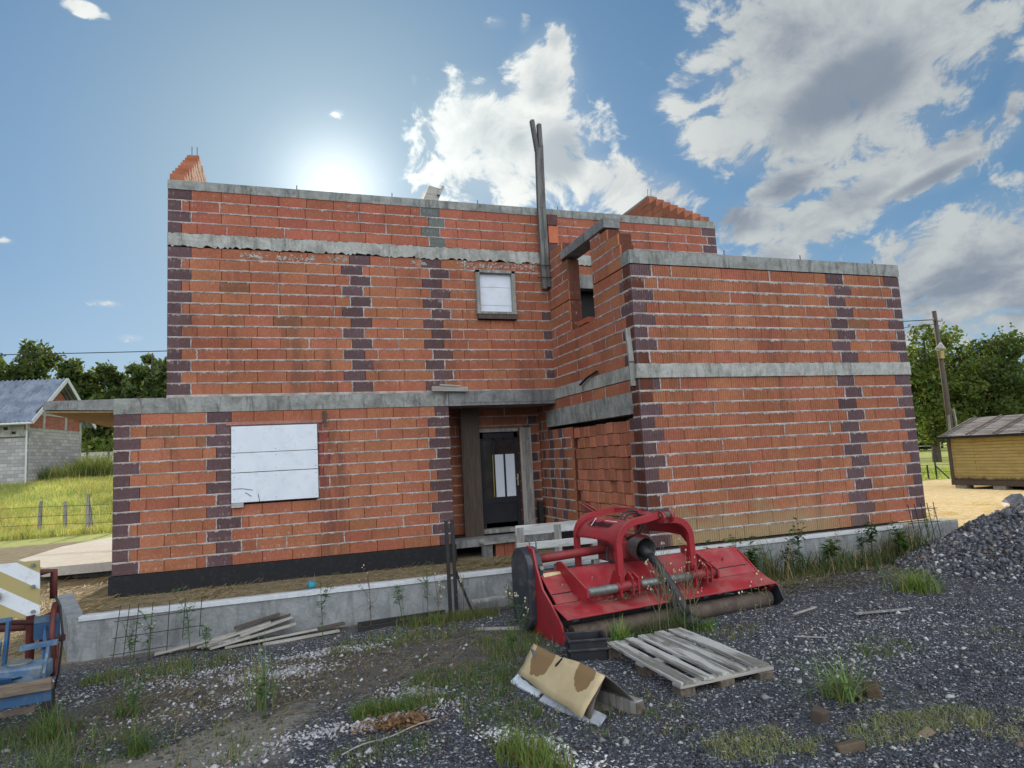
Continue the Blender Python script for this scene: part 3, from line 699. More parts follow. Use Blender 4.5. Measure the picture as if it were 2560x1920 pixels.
mb = MB(); mb.box((4.98, 13.1, .40), (5.08, 13.2, .93)); keep(mb.build('black_duct', M['steel_black']), house)
# hollow blocks stacked loose in the wing opening
proto = None; r = random.Random(77)
brick_me = []
for v in range(8):
    mb = MB(); k = .78+.06*v
    mb.box((-.10, -.105, 0), (.10, .105, .190), 0, (.44*k, (.17+.006*(v % 3))*k, .105*k)); o = mb.build('clay_brick', M['block_side']); bv = o.modifiers.new('bevel', 'BEVEL'); bv.width = .008; brick_me.append(o)
first = True
for i in range(10):
    z = .41; dz = r.uniform(-.012, .012)
    for j in range(10):
        src = brick_me[r.randrange(8)]
        c = src.copy(); COL.objects.link(c)
        c.rotation_euler = (0, 0, r.uniform(-.05, .05)); c.location = (SX+.15+r.uniform(-.025, .022)+(.03 if r.random() < .2 else 0), 9.44+i*.223+r.uniform(-.004, .004), .41+j*.1975+(j > 6)*dz*.4+max(0, dz))
        tag(c, 'plain orange clay block stacked dry in the blocked side opening', 'brick', 'clay blocks stacked in the side opening')
for o in brick_me: bpy.data.objects.remove(o)
mb = MB(); mb.box((5.42, 9.3, .4), (5.46, 11.7, 2.6)); keep(mb.build('dark_interior', M['black']), house)

# ------------------------------------------------------------------ more materials
def mat_leaf(name, trans=.35, rough=.6, mul=(1, 1, 1)):
    m = bpy.data.materials.new(name); m.use_nodes = True; t = NT(m.node_tree); t.n.clear()
    out = t.add('ShaderNodeOutputMaterial')
    col = t.mix(1., t.add('ShaderNodeAttribute', attribute_name='tint').outputs[0], mul, 'MULTIPLY')
    d = t.add('ShaderNodeBsdfPrincipled', {'Base Color': col, 'Roughness': rough}); d.inputs['Specular IOR Level'].default_value = .25
    tr = t.add('ShaderNodeBsdfTranslucent', {0: t.mix(1., col, (1.5, 1.6, .8), 'MULTIPLY')})
    mx = t.add('ShaderNodeMixShader', {0: trans, 1: d.outputs[0], 2: tr.outputs[0]})
    t.l.new(mx.outputs[0], out.inputs[0]); return m
M['leaf'] = mat_leaf('tree_leaves', .42)
M['grass'] = mat_leaf('grass_blades', .35)
M['dry'] = mat_leaf('dry_stalks', .25)
def mat_tint(name, rough=.9, spec=.3, nscale=60.):
    m, t, b, _ = new_mat(name); c = t.add('ShaderNodeAttribute', attribute_name='tint').outputs[0]
    p = pos(t); n = t.noise(p, nscale, 4., .6)
    setc(t, b, t.mix(n, t.mix(1., c, (.75, .75, .75), 'MULTIPLY'), t.mix(1., c, (1.2, 1.2, 1.2), 'MULTIPLY'))); b.inputs['Roughness'].default_value = rough
    b.inputs['Specular IOR Level'].default_value = spec; return m
M['stone'] = mat_tint('gravel_stones')
M['paint_tint'] = mat_tint('tinted', .8)
M['bark'] = mat_plain('bark', (.09, .07, .055), (.05, .04, .03), 8., .95, bumps=.6)
def mat_redpaint():
    m, t, b, _ = new_mat('red_machine_paint'); v = objc(t); g = t.add('ShaderNodeNewGeometry'); up_ = t.add('ShaderNodeSeparateXYZ', {0: g.outputs['Normal']}).outputs[2]
    n = t.noise(v, 2.5, 6., .6, .3)
    c = t.mix(t.step(n, .3, .7), (.35, .020, .030), (.26, .016, .022))
    du = t.math('MULTIPLY', t.step(up_, .2, .9), t.step(t.noise(v, 3.2, 8., .68, .4), .36, .66))   # dust settles on upward faces
    c = t.mix(t.math('MULTIPLY', du, .42), c, (.30, .17, .14))
    sc = t.step(t.noise(t.mapping(v, (0, 0, 0), (0, 0, .5), (3., 30., 20.)), 2., 5., .75), .68, .74)
    c = t.mix(t.math('MULTIPLY', sc, .5), c, (.16, .05, .045))
    ch = t.step(t.noise(v, 26., 4., .7), .70, .74); c = t.mix(ch, c, (.10, .06, .05))
    setc(t, b, c); t.l.new(t.math('ADD', t.math('MULTIPLY', du, .3), .46), b.inputs['Roughness'])
    bump(t, b, t.noise(v, 9., 3., .5), .08, .02); return m
M['red'] = mat_redpaint()
M['red_dark'] = mat_plain('worn_red_paint', (.28, .022, .028), (.19, .02, .022), 8., .55, bumps=.2, dirt=(.10, .05, .035), dirt_amt=.6)
M['red_rust'] = mat_plain('rusty_red_paint', (.17, .03, .025), (.10, .028, .022), 10., .7, bumps=.3, dirt=(.07, .045, .035), dirt_amt=.7)
M['cover'] = mat_plain('black_plastic_cover', (.022, .028, .038), (.03, .037, .048), 4., .42, bumps=.1, dirt=(.10, .085, .075), dirt_amt=.8)
M['roller'] = mat_plain('rusted_roller', (.115, .085, .065), (.075, .055, .045), 6., .8, bumps=.4, dirt=(.17, .14, .11), dirt_amt=.5)
M['steel'] = mat_plain('grey_steel', (.23, .25, .24), (.16, .18, .18), 12., .45, .5, bumps=.2, dirt=(.12, .10, .08), dirt_amt=.5)
M['rubber'] = mat_plain('black_rubber', (.012, .014, .018), (.02, .022, .026), 10., .5, bumps=.15)
M['sticker'] = mat_plain('cream_sticker', (.62, .50, .30), (.5, .4, .22), 20., .6, bumps=0)
M['ink'] = mat_plain('black_lettering', (.03, .006, .008), bumps=0)
M['white_line'] = mat_plain('white_slash', (.75, .6, .6), bumps=0)
M['card'] = mat_plain('cardboard_back', (.17, .15, .13), (.11, .10, .09), 6., .9, bumps=.2)
def mat_cardboard():
    m, t, b, _ = new_mat('stained_cardboard'); v = objc(t)
    s = t.add('ShaderNodeSeparateXYZ', {0: v})
    n = t.noise(v, 5., 6., .6, .3)
    c = t.mix(t.step(n, .3, .7), (.56, .45, .27), (.48, .375, .21))
    wv = t.vmath('ADD', v, t.vmath('MULTIPLY', t.vmath('SUBTRACT', t.add('ShaderNodeTexNoise', {'Vector': v, 'Scale': 9., 'Detail': 4.}).outputs[1], (.5, .5, .5)).outputs[0], (.09, .09, .09)).outputs[0]).outputs[0]
    for cx_, cz_, ra, rb in STAINS:
        q = t.vmath('LENGTH', t.mapping(wv, (0, cx_, cz_), (0, 0, 0), (9, ra, rb), 'TEXTURE')).outputs[1]
        c = t.mix(t.step(q, 1.04, .98), c, (.24, .145, .065))
    d = t.step(t.noise(v, 14., 6., .7, .5), .62, .75)
    c = t.mix(t.math('MULTIPLY', d, .35), c, (.25, .19, .12))
    setc(t, b, c); b.inputs['Roughness'].default_value = .85; bump(t, b, t.noise(v, 12., 4., .5), .25, .02); return m
STAINS = [(.78, .27, .15, .13), (.20, .29, .11, .10)]
M['cardboard'] = mat_cardboard()
M['pile_sheet'] = mat_plain('dark_sheeting', (.12, .13, .15), (.06, .065, .075), 9., .5, bumps=.3, dirt=(.3, .3, .3), dirt_amt=.4)
M['sheet'] = mat_plain('grey_white_sheet', (.42, .45, .50), (.34, .37, .41), 9., .6, bumps=.3, dirt=(.16, .16, .15), dirt_amt=.6)
M['blue'] = mat_plain('blue_machine_paint', (.03, .10, .22), (.025, .08, .18), 4., .5, bumps=.15, dirt=(.14, .11, .08), dirt_amt=.6)
M['blue_light'] = mat_plain('faded_blue_paint', (.15, .23, .31), (.045, .11, .21), 7., .5, bumps=.15, dirt=(.16, .14, .12), dirt_amt=.7)
def mat_stripes():
    m, t, b, _ = new_mat('warning_stripes'); v = objc(t); s = t.add('ShaderNodeSeparateXYZ', {0: v})
    k = t.math('ADD', t.math('MULTIPLY', s.outputs[0], .62), t.math('MULTIPLY', s.outputs[2], .98))
    f = t.math('FRACT', t.math('DIVIDE', t.math('ADD', k, 10.02), .262))
    c = t.mix(t.step(f, .495, .505), (.62, .66, .70), (.36, .30, .12))
    n = t.step(t.noise(v, 14., 7., .7, .5), .5, .72)
    c = t.mix(t.math('MULTIPLY', n, .45), c, (.28, .25, .19))
    setc(t, b, c); b.inputs['Roughness'].default_value = .55; return m
M['stripes'] = mat_stripes()
M['lamp_lens'] = mat_plain('clear_lamp_lens', (.35, .34, .32), (.25, .25, .24), 30., .25, bumps=0)
def mat_rows(name, c1, c2, line, rowh, brickw, axis, off=.5, mort=.02, rough=.9, warp=.0):
    """coursed masonry or boards for far walls: rows along z"""
    m, t, b, _ = new_mat(name); v = objc(t); s = t.add('ShaderNodeSeparateXYZ', {0: v})
    u = s.outputs[0] if axis == 'X' else s.outputs[1]
    q = t.add('ShaderNodeCombineXYZ', {0: u, 1: s.outputs[2], 2: 0.}).outputs[0]
    br = t.add('ShaderNodeTexBrick', {'Vector': q, 'Color1': (*c1, 1), 'Color2': (*c2, 1), 'Mortar': (*line, 1), 'Scale': 1., 'Mortar Size': mort, 'Brick Width': brickw, 'Row Height': rowh})
    br.offset = off
    n = t.step(t.noise(v, 3.5, 7., .7, .3), .35, .7)
    c = t.mix(t.math('MULTIPLY', n, .4), br.outputs[0], tuple(x*.6 for x in c1))
    setc(t, b, c); b.inputs['Roughness'].default_value = rough
    bump(t, b, br.outputs[1], -.4, .02); return m
M['barn_block'] = mat_rows('grey_concrete_blocks', (.42, .43, .43), (.25, .26, .27), (.20, .20, .20), .21, .42, 'X', .5, .014)
M['barn_block_y'] = mat_rows('grey_concrete_blocks_gable', (.44, .43, .41), (.26, .26, .26), (.20, .20, .20), .21, .42, 'Y', .5, .014)
M['barn_brick'] = mat_rows('old_red_brick', (.36, .105, .06), (.20, .06, .04), (.22, .15, .12), .085, .27, 'Y', .5, .010)
M['yellow_boards'] = mat_rows('yellow_painted_boards', (.46, .36, .13), (.40, .32, .12), (.12, .09, .03), .105, 2.4, 'Y', .3, .008)
_m = M['yellow_boards']; _t = NT(_m.node_tree); _b = [n for n in _t.n if n.type == 'BSDF_PRINCIPLED'][0]; _l = _b.inputs['Base Color'].links[0].from_socket; _v = objc(_t)
_g = _t.math('MULTIPLY', _t.step(_t.noise(_t.mapping(_v, (0, 0, 0), (0, 0, 0), (3, 1.2, 14)), 1.5, 8., .75, .3), .46, .66), .75)
_z = _t.add('ShaderNodeSeparateXYZ', {0: _v}).outputs[2]
_w = _t.step(_t.math('ADD', _z, _t.math('MULTIPLY', _t.noise(_v, 5., 6., .7), .35)), .60, .48)
_t.l.new(_t.mix(_w, _t.mix(_g, _l, (.20, .15, .07)), (.07, .05, .03)), _b.inputs['Base Color'])
M['white_wall'] = mat_rows('white_block_wall', (.55, .54, .50), (.45, .44, .41), (.30, .29, .27), .22, .45, 'X')

# ------------------------------------------------------------------ things near the house
T = Matrix.Translation
mb = MB()
mast = thing('timber_mast', (5.06, 12.2, 5.27), 'tall grey timber mast of two long planks standing up past the roof edge', 'timber mast')
for pts, w in ((((4.975, 12.17, 5.27), (4.965, 12.17, 6.9), (4.985, 12.17, 8.0)), .075),):
    pass
M['wood_mast'] = mat_wood('dark_mast_timber', (.125, .125, .12), (.06, .06, .06), 'Z', 1., dark_amt=.6, white=(.26, .26, .25), white_amt=.4)
mb = MB(); mb.beam((5.015, 12.185, 5.27), (5.012, 12.185, 7.0), .085, .10, upv=(0, 1, 0)); mb.beam((5.012, 12.185, 7.0), (5.045, 12.185, 8.30), .085, .10, upv=(0, 1, 0)); mb.beam((5.035, 12.185, 8.25), (4.965, 12.20, 8.92), .10, .080, upv=(1, 0, 0)); keep(mb.build('plank', M['wood_mast'], bevel=.006), mast)
mb = MB(); mb.beam((5.102, 12.175, 5.31), (5.098, 12.175, 7.0), .085, .09, upv=(0, 1, 0)); mb.beam((5.098, 12.175, 7.0), (5.122, 12.175, 8.36), .085, .085, upv=(0, 1, 0)); mb.beam((5.115, 12.175, 8.33), (5.112, 12.185, 8.84), .10, .085, upv=(1, 0, 0)); keep(mb.build('plank', M['wood_mast'], bevel=.006), mast)
for z_ in (5.75, 5.50):
    mb = MB(); mb.tube([(4.90, 12.23, z_+.02), (4.93, 12.10, z_), (5.16, 12.09, z_), (5.18, 12.20, z_-.01)], .010, 6); keep(mb.build('wire_tie', M['rebar']), mast)
# board lying on the parapet
b_ = thing('roof_board', (2.8, 12.45, 7.03), 'short weathered timber offcut tilted on the parapet above the grey blocks', 'timber')
mb = MB(); mb.prism([(2.60, 12.3, 7.035), (2.90, 12.3, 7.035), (3.01, 12.35, 7.30), (2.74, 12.35, 7.36)], (0, .6, .05)); keep(mb.build('board', M['wood_plank'], fixn=True), b_)
mb = MB(); mb.prism([(2.88, 12.24, 7.15), (2.93, 12.24, 7.13), (3.04, 12.28, 7.33), (2.99, 12.28, 7.36)], (0, .5, .04)); keep(mb.build('board', M['wood_plank'], fixn=True), b_)

wall_t = thing('retaining_wall', (4.4, 8.7, -.2), 'long low grey concrete retaining wall running in front of the house', 'low wall')
mb = MB(); mb.box((-2.3, 8.6, -.35), (11.1, 8.86, .365)); mb.prism([(-2.31, 8.61, -.35), (-2.16, 8.66, -.35), (-2.76, 10.5, -.35), (-2.9, 10.4, -.35)], (0, 0, .745))
keep(mb.build('wall_body', M['concrete_wall'], fixn=True), wall_t)
mb = MB(); mb.box((-2.2, 8.585, .352), (9.8, 8.70, .402)); keep(mb.build('insulation_strip', M['foam'], bevel=.004), wall_t)
mb = MB(); mb.box((-2.2, 8.70, .366), (9.8, 8.86, .385)); keep(mb.build('wall_cap', M['concrete_pale']), wall_t)
mb = MB(); mb.box((9.8, 8.60, .366), (11.1, 8.86, .40)); keep(mb.build('wall_cap', M['concrete_pale']), wall_t)

slab = thing('terrace_slab', (-4, 17, .1), 'flat pale concrete terrace slab beside the left end of the house', 'concrete slab')
mb = MB(); mb.prism([(-2.78, 14.75, .13), (-4.35, 14.72, .13), (-5.35, 16.6, .13), (-5.25, 19.0, .13), (-4.6, 20.8, .13), (-2.78, 20.8, .13)], (0, 0, .17)); keep(mb.build('slab', mat_concrete('sunlit_slab', (.42, .40, .35), (.50, .47, .41), (.3, .27, .22), .3), fixn=True), slab)
mb = MB(); mb.box((-4.0, 15.2, -.1), (-2.8, 20.3, .131)); keep(mb.build('footing', M['concrete_dark']), slab)
step_ = thing('door_step', (3.95, 12.5, 0), 'makeshift door step of a grey slab on loose bricks at the entrance', 'step')
mb = MB(); mb.obox((3.93, 12.5, .27), (.43, .05, 0), (-.02, .17, 0), (0, 0, .018)); keep(mb.build('tread', M['concrete'], bevel=.004), step_)
for i, (x_, m_) in enumerate(((3.62, 'concrete_dark'), (3.86, 'block_fac'), (4.04, 'block_fac'), (4.22, 'block_fac'))):
    mb = MB(); mb.box((x_-.085, 12.38+.02*i, -.02), (x_+.085, 12.58, .25), 0, (.34, .12, .08)); keep(mb.build('support_block', M[m_], bevel=.004), step_)

# white pallet standing on edge
def plank_box(mb, c, sx, sy, sz, rot=0., mi=0):
    mb.obox(c, (sx/2*math.cos(rot), sx/2*math.sin(rot), 0), (-sy/2*math.sin(rot), sy/2*math.cos(rot), 0), (0, 0, sz/2), mi)
pw = thing('standing_pallet', (3.4, 8.4, -.08), 'whitish wooden pallet standing on edge behind the red mulcher', 'pallet', 'wooden pallets in the yard')
for z_, h_ in ((.93, .13), (.72, .10), (.52, .12), (.33, .10), (.12, .12)):
    mb = MB(); plank_box(mb, (3.42, 8.27+.04*(z_), z_), 1.22, .022, h_, .0); keep(mb.build('board', M['wood_white'], bevel=.003), pw)
for x_ in (2.87, 3.40, 3.95):
    mb = MB(); plank_box(mb, (x_, 8.335, .45), .10, .09, 1.04); keep(mb.build('bearer', M['wood_grey'], bevel=.003), pw)
# flat pallet in the foreground
pf = thing('flat_pallet', (3.2, 5.1, .04), 'weathered wooden pallet lying flat on the gravel in front of the mulcher', 'pallet', 'wooden pallets in the yard')
def gz(x, y): return float(gh(x, y))
zb_ = .022
for i, (x_, w_) in enumerate(((2.84, .135), (3.03, .10), (3.215, .15), (3.385, .11), (3.57, .15))):
    r = random.Random(i); mb = MB(); y0, y1 = 4.50+.02*i+r.uniform(-.01, .01), 5.74+.03*i+r.uniform(-.015, .01)
    n = 8; P = []
    for k in range(n+1):
        y_ = y0+(y1-y0)*k/n; w = w_/2*(1 if 0 < k < n else .97)
        P.append((x_+.02*k/n*0, y_, w, .118+r.uniform(-.002, .002)))
    vs = []
    for (x, y_, w, z_) in P: vs += [(x-w, y_, zb_+z_), (x+w, y_, zb_+z_+r.uniform(-.002, .002)), (x+w, y_, zb_+z_-.022), (x-w, y_, zb_+z_-.022)]
    fs = [(k*4+a, (k+1)*4+a, (k+1)*4+(a+1) % 4, k*4+(a+1) % 4) for k in range(n) for a in range(4)]+[(0, 1, 2, 3), (n*4+3, n*4+2, n*4+1, n*4)]
    mb.add(vs, fs); keep(mb.build('top_board', M['wood_pallet'], bevel=.003, fixn=True), pf)
for y_ in (4.56, 5.13, 5.74):
    mb = MB(); mb.beam((2.765, y_, zb_+.084), (3.66, y_+.04, zb_+.084), .11, .022); keep(mb.build('cross_board', M['wood_plank'], bevel=.003), pf)
    for x_ in (2.84, 3.20, 3.57):
        mb = MB(); mb.box((x_-.065, y_-.04, -.02), (x_+.065, y_+.08, zb_+.072)); keep(mb.build('block', M['wood_block'], bevel=.004), pf)
# black crate
cr = thing('plastic_crate', (2.62, 5.86, .0), 'black plastic crate full of dark soil at the left corner of the mulcher', 'crate', rotz=R(-14))
mb = MB()
cx_, cy_ = 0, 0
for (a, b2) in (((-.17, -.13), (.17, -.115)), ((-.17, .115), (.17, .13)), ((-.17, -.115), (-.155, .115)), ((.155, -.115), (.17, .115))): mb.box((a[0], a[1], .0), (b2[0], b2[1], .19))
mb.box((-.155, -.115, .0), (.155, .115, .03))
mb.build('body', M['rubber'], cr)
mb = MB()
for z_ in (.095, .18):
    for (a, b2) in (((-.19, -.15), (.19, -.13)), ((-.19, .13), (.19, .15)), ((-.19, -.13), (-.17, .13)), ((.17, -.13), (.19, .13))): mb.box((a[0], a[1], z_), (b2[0], b2[1], z_+.018))
mb.build('rim', M['cover'], cr, bevel=.003)
# folded cardboard over timber
cb = thing('folded_cardboard', (2.05, 4.9, 0), 'sheet of stained tan cardboard folded like a tent on the gravel', 'cardboard')
def drape(pts0, pts1, name, mat, off, nz=16, amp=.008, seed=1):
    """strip between two profile polylines, slightly buckled"""
    r = random.Random(seed); m_ = len(pts0); V = []; 
    for k in range(nz+1):
        f = k/nz
        for j in range(m_):
            a, b2 = Vector(pts0[j]), Vector(pts1[j]); p = a.lerp(b2, f)
            p += Vector((r.uniform(-1, 1)*amp*.6, 0, amp*math.sin(f*9+j)+r.uniform(-1, 1)*amp*.4)); V.append(tuple(p))
    F = [(k*m_+j, k*m_+j+1, (k+1)*m_+j+1, (k+1)*m_+j) for k in range(nz) for j in range(m_-1)]
    mb = MB(); mb.add(V, F); o = mb.build(name, mat, smooth=True); s_ = o.modifiers.new('thick', 'SOLIDIFY'); s_.thickness = .006; s_.offset = 0
    return o
def lerp3(a, b2, n): return [tuple(a[i]+(b2[i]-a[i])*k/n for i in range(3)) for k in range(n+1)]
far = lerp3((1.79, 5.44, .09), (1.925, 5.38, .325), 5)
near = lerp3((1.90, 4.40, .07), (2.10, 4.40, .335), 5)
o = drape(near, far, 'front_sheet', M['cardboard'], 0, seed=2)
# object coordinates for the stains: origin at the near bottom corner
me = o.data; off = Vector((1.9, 4.4, 0))
for v_ in me.vertices: v_.co -= off
o.location = off; keep(o, cb)
mb = MB(); mb.prism([(1.935, 5.02, .215), (2.005, 4.93, .325), (1.992, 4.915, .315), (1.93, 4.99, .20)], (-.008, 0, .006)); keep(mb.build('tear', M['black'], fixn=True), cb)
far = lerp3((1.93, 5.375, .32), (2.22, 5.25, .05), 5); near = lerp3((2.105, 4.395, .328), (2.40, 4.36, .04), 5)
keep(drape(near, far, 'rear_sheet', M['card'], 0, seed=3), cb)
far = lerp3((1.79, 5.44, .02), (1.90, 5.38, .29), 4); near = lerp3((1.97, 4.42, .03), (2.09, 4.42, .31), 4)
keep(drape(near, far, 'inner_sheet', M['card'], 0, seed=4, amp=.012), cb)
shp = thing('sheet_panel', (1.87, 4.9, .02), 'dirty grey white rigid sheet lying under the folded cardboard', 'panel')
mb = MB(); mb.prism([(1.80, 4.98, .015), (1.97, 4.30, .015), (2.06, 4.34, .075), (1.90, 4.98, .085)], (0, 0, .012)); keep(mb.build('panel', M['sheet'], fixn=True), shp)
mb = MB(); mb.prism([(1.74, 5.48, .015), (1.81, 5.06, .015), (1.92, 5.06, .075), (1.85, 5.50, .085)], (0, 0, .015)); keep(mb.build('panel', M['white_board'], fixn=True), shp)
lf = thing('lower_board', (2.2, 4.65, .02), 'brown warped board lying inside the cardboard tent', 'board')
mb = MB(); mb.prism([(2.03, 4.52, .02), (2.32, 4.56, .03), (2.28, 5.0, .03), (2.0, 5.1, .02)], (0, 0, .014)); keep(mb.build('board', M['wood_plank'], fixn=True), lf)
tim = thing('timber_beam', (2.3, 4.6, .05), 'short old timber beam with a broken end sticking out of the folded cardboard', 'timber beam')
mb = MB(); mb.beam((2.10, 5.10, .075), (2.335, 4.36, .075), .085, .11); keep(mb.build('beam', M['wood_grey'], bevel=.006), tim)
mb = MB(); mb.beam((2.333, 4.362, .073), (2.338, 4.348, .073), .075, .10); keep(mb.build('broken_end', M['wood_block']), tim)

# steel stand and rails by the wall
st = thing('steel_stand', (1.96, 8.43, -.08), 'pair of black upright steel bars with a diagonal brace by the low wall', 'steel stand')
for x_ in (1.925, 2.005):
    mb = MB(); mb.beam((x_, 8.43, -.09), (x_-.012, 8.43, 1.13 if x_ < 1.95 else 1.14), .042, .042, upv=(0, 1, 0)); keep(mb.build('upright', M['steel_black'], bevel=.003), st)
mb = MB(); mb.beam((2.01, 8.42, .48), (2.21, 8.42, -.06), .03, .03, upv=(0, 1, 0)); keep(mb.build('brace', M['steel_black']), st)
mb = MB(); mb.box((1.90, 8.405, .98), (2.02, 8.455, 1.02)); mb.box((1.90, 8.405, .42), (2.02, 8.455, .45)); mb.box((1.88, 8.36, -.09), (2.30, 8.50, -.06)); keep(mb.build('cross_plates', M['steel_black']), st)
rl = thing('steel_channel', (1.4, 8.42, -.08), 'black steel channel lying on the ground along the low wall', 'steel channel')
mb = MB(); mb.beam((.78, 8.50, -.05), (1.88, 8.58, -.05), .03, .07); mb.beam((.76, 8.28, -.055), (1.50, 8.36, -.055), .03, .06); mb.beam((.79, 8.27, -.055), (.80, 8.52, -.055), .03, .06); keep(mb.build('channel', M['steel_black']), rl)
ms = thing('rebar_mesh', (-1.4, 8.4, -.05), 'grid of rusty rebar mesh leaning on the left end of the low wall', 'rebar mesh')
mb = MB()
for i, (xa, xb) in enumerate(((-1.82, -1.78), (-1.72, -1.69), (-1.62, -1.60), (-1.47, -1.46), (-1.30, -1.29), (-1.14, -1.13), (-.97, -.96))):
    mb.tube([(xa, 8.38, -.06 if i < 5 else .08), (xb, 8.52, .49)], .0045, 5)
mb.tube([(-1.83, 8.475, .33), (-.93, 8.475, .36)], .0045, 5); mb.tube([(-1.83, 8.425, .165), (-.93, 8.43, .19)], .0045, 5); mb.tube([(-1.85, 8.385, .0), (-1.25, 8.39, .02)], .0045, 5)
mb.build('mesh_grid', M['rebar']); keep(bpy.data.objects['mesh_grid'], ms)
ms = thing('rebar_mesh', (9.9, 8.3, 0), 'rusty rebar mesh standing in the weeds at the right end of the low wall', 'rebar mesh')
mb = MB()
for i in range(5): mb.tube([(9.80+.14*i, 8.35, .15), (9.58+.14*i, 8.25, .78)], .006, 5)
mb.tube([(9.55, 8.26, .69), (10.22, 8.26, .68)], .006, 5); mb.tube([(9.6, 8.3, .47), (10.3, 8.3, .45)], .006, 5)
keep(mb.build('mesh_grid', M['rebar']), ms)
# planks by the wall
def plank(p, q, w, h, label, mat='wood_plank', nm='wooden_plank', grp='loose planks by the low wall'):
    c = [(p[i]+q[i])/2 for i in range(3)]
    mb = MB(); mb.beam(p, q, w, h); o = mb.build(nm, M[mat], bevel=.003, loc=c); tag(o, label, 'plank', grp); return o
plank((-1.42, 8.40, -.05), (-.70, 8.47, .03), .09, .02, 'pale splintered plank at the foot of the rebar mesh')
plank((-1.0, 8.45, -.04), (-.22, 8.52, .12), .15, .02, 'wide bleached board propped on the pile by the low wall')
plank((-.86, 8.32, -.05), (.06, 8.42, .08), .07, .022, 'long narrow bleached board leaning on the plank pile')
plank((-.80, 8.53, -.02), (.0, 8.55, .16), .11, .02, 'rear brown board lying against the concrete wall', 'wood_brown')
plank((-.3, 8.26, -.07), (.55, 8.36, -.05), .08, .02, 'flat thin slat lying on the gravel beside the plank pile')
plank((2.20, 8.40, .08), (2.95, 8.33, .12), .12, .03, 'grey board resting by the wall left of the mulcher', 'wood_grey')
plank((2.0, 7.55, -.045), (2.75, 7.15, -.03), .09, .02, 'pale pointed stake lying in the grass left of the mulcher')
plank((2.42, 7.40, -.05), (2.85, 6.7, -.035), .14, .02, 'brown board on the ground under the black belt cover', 'wood_grey')
plank((-.95, 8.36, -.03), (-.45, 8.42, .02), .12, .02, 'short broken board at the near end of the plank pile', 'wood_grey')
plank((-.55, 8.40, .03), (.02, 8.50, .15), .13, .018, 'bleached board lying crosswise on top of the plank pile')
plank((-.70, 8.30, -.06), (.30, 8.40, -.01), .05, .02, 'thin lath running along the front of the plank pile')
plank((.02, 8.42, -.04), (.62, 8.50, .0), .10, .02, 'dark board half buried in weeds right of the plank pile', 'wood_brown')
plank((-.62, 8.50, .10), (-.12, 8.545, .19), .09, .018, 'upper brown board wedged against the wall over the plank pile', 'wood_brown')
# ball, loose bricks
mb = MB()
for i in range(7):
    th0, th1 = math.pi*i/7, math.pi*(i+1)/7
    for j in range(12):
        a0, a1 = 2*math.pi*j/12, 2*math.pi*(j+1)/12
        P = [(math.sin(t_)*math.cos(a_)*.075, math.sin(t_)*math.sin(a_)*.075, math.cos(t_)*.075) for t_, a_ in ((th0, a0), (th1, a0), (th1, a1), (th0, a1))]
        mb.add(P, [(0, 1, 2, 3)], 0, (.04, .28, .30) if (i//2+j//4) % 2 else (.05, .16, .34))
o = mb.build('ball', M['paint_tint'], smooth=True); o.location = (.32, 11.0, .07); tag(o, 'small blue and green toy ball on the straw behind the low wall', 'ball')
def lump(x, y, sx, sy, sz, rz, label, col, cat='brick', nm='broken_brick', grp='broken bricks on the gravel'):
    r = random.Random(int(x*100)); mb = MB(); n = 3; V = {}
    import itertools
    mb.box((-sx/2, -sy/2, 0), (sx/2, sy/2, sz), 0, col); mb.v = [(a+r.uniform(-.01, .01), b+r.uniform(-.01, .01), c+r.uniform(-.008, .008)) for a, b, c in mb.v]
    o = mb.build(nm, M['paint_tint'], bevel=.012); o.location = (x, y, gz(x, y)-.01); o.rotation_euler = (r.uniform(-.2, .2), r.uniform(-.2, .2), rz); tag(o, label, cat, grp); return o
lump(3.30, 3.70, .12, .09, .09, .4, 'dark brown brick lump lying in front of the big grass tuft', (.085, .065, .05))
lump(3.94, 3.85, .11, .10, .10, .9, 'brown broken brick half hidden beside the big grass tuft', (.10, .065, .045))
lump(3.12, 3.26, .17, .07, .055, -.2, 'flat brown brick piece near the bottom right foreground', (.12, .09, .06))
lump(3.66, 3.22, .14, .06, .03, .1, 'thin tan brick chip among the pale grass at bottom right', (.2, .15, .10))
for i, (x_, y_, s_) in enumerate(((1.30, 4.02, .04), (2.92, 4.43, .045), (2.2, 3.4, .04), (1.45, 4.3, .035), (2.7, 3.9, .035), (4.9, 4.4, .04), (4.0, 3.3, .06), (5.9, 4.9, .04), (6.0, 6.4, .035), (.1, 5.0, .05), (-.4, 4.6, .045))):
    pass

# ------------------------------------------------------------------ the mulcher
MU = thing('flail_mulcher', (2.63, 6.3, -.03), 'red tractor flail mulcher with arched hitch frame parked on the gravel', 'mulcher', rotz=R(6.5))
def mp(mb, name, mat, smooth=False, bevel=.0, fixn=True): return mb.build(name, M[mat] if isinstance(mat, str) else mat, MU, smooth=smooth, bevel=bevel, fixn=fixn)
LX = 2.88
mb = MB()   # hood: upper sheet
mb.prism([(.05, .30, .365), (.05, .66, .635), (.05, .68, .622), (.05, .32, .352)], (LX-.05, 0, 0)); 
mb.prism([(.14, .66, .64), (.14, .92, .60), (.14, .92, .585), (.14, .66, .625)], (LX-.35, 0, 0))
hood = mp(mb, 'hood', 'red', bevel=.004)
mb = MB(); mb.prism([(.0, .0, .262), (.0, .295, .352), (.0, .295, .364), (.0, .0, .275)], (LX, 0, 0)); mp(mb, 'front_flap', 'red', bevel=.003)
for x_ in (.06, .95, 1.75, 2.05, 2.75):
    mb = MB(); mb.box((x_, -.012, .245), (x_+.07, .02, .268)); mp(mb, 'hinge', 'rubber')
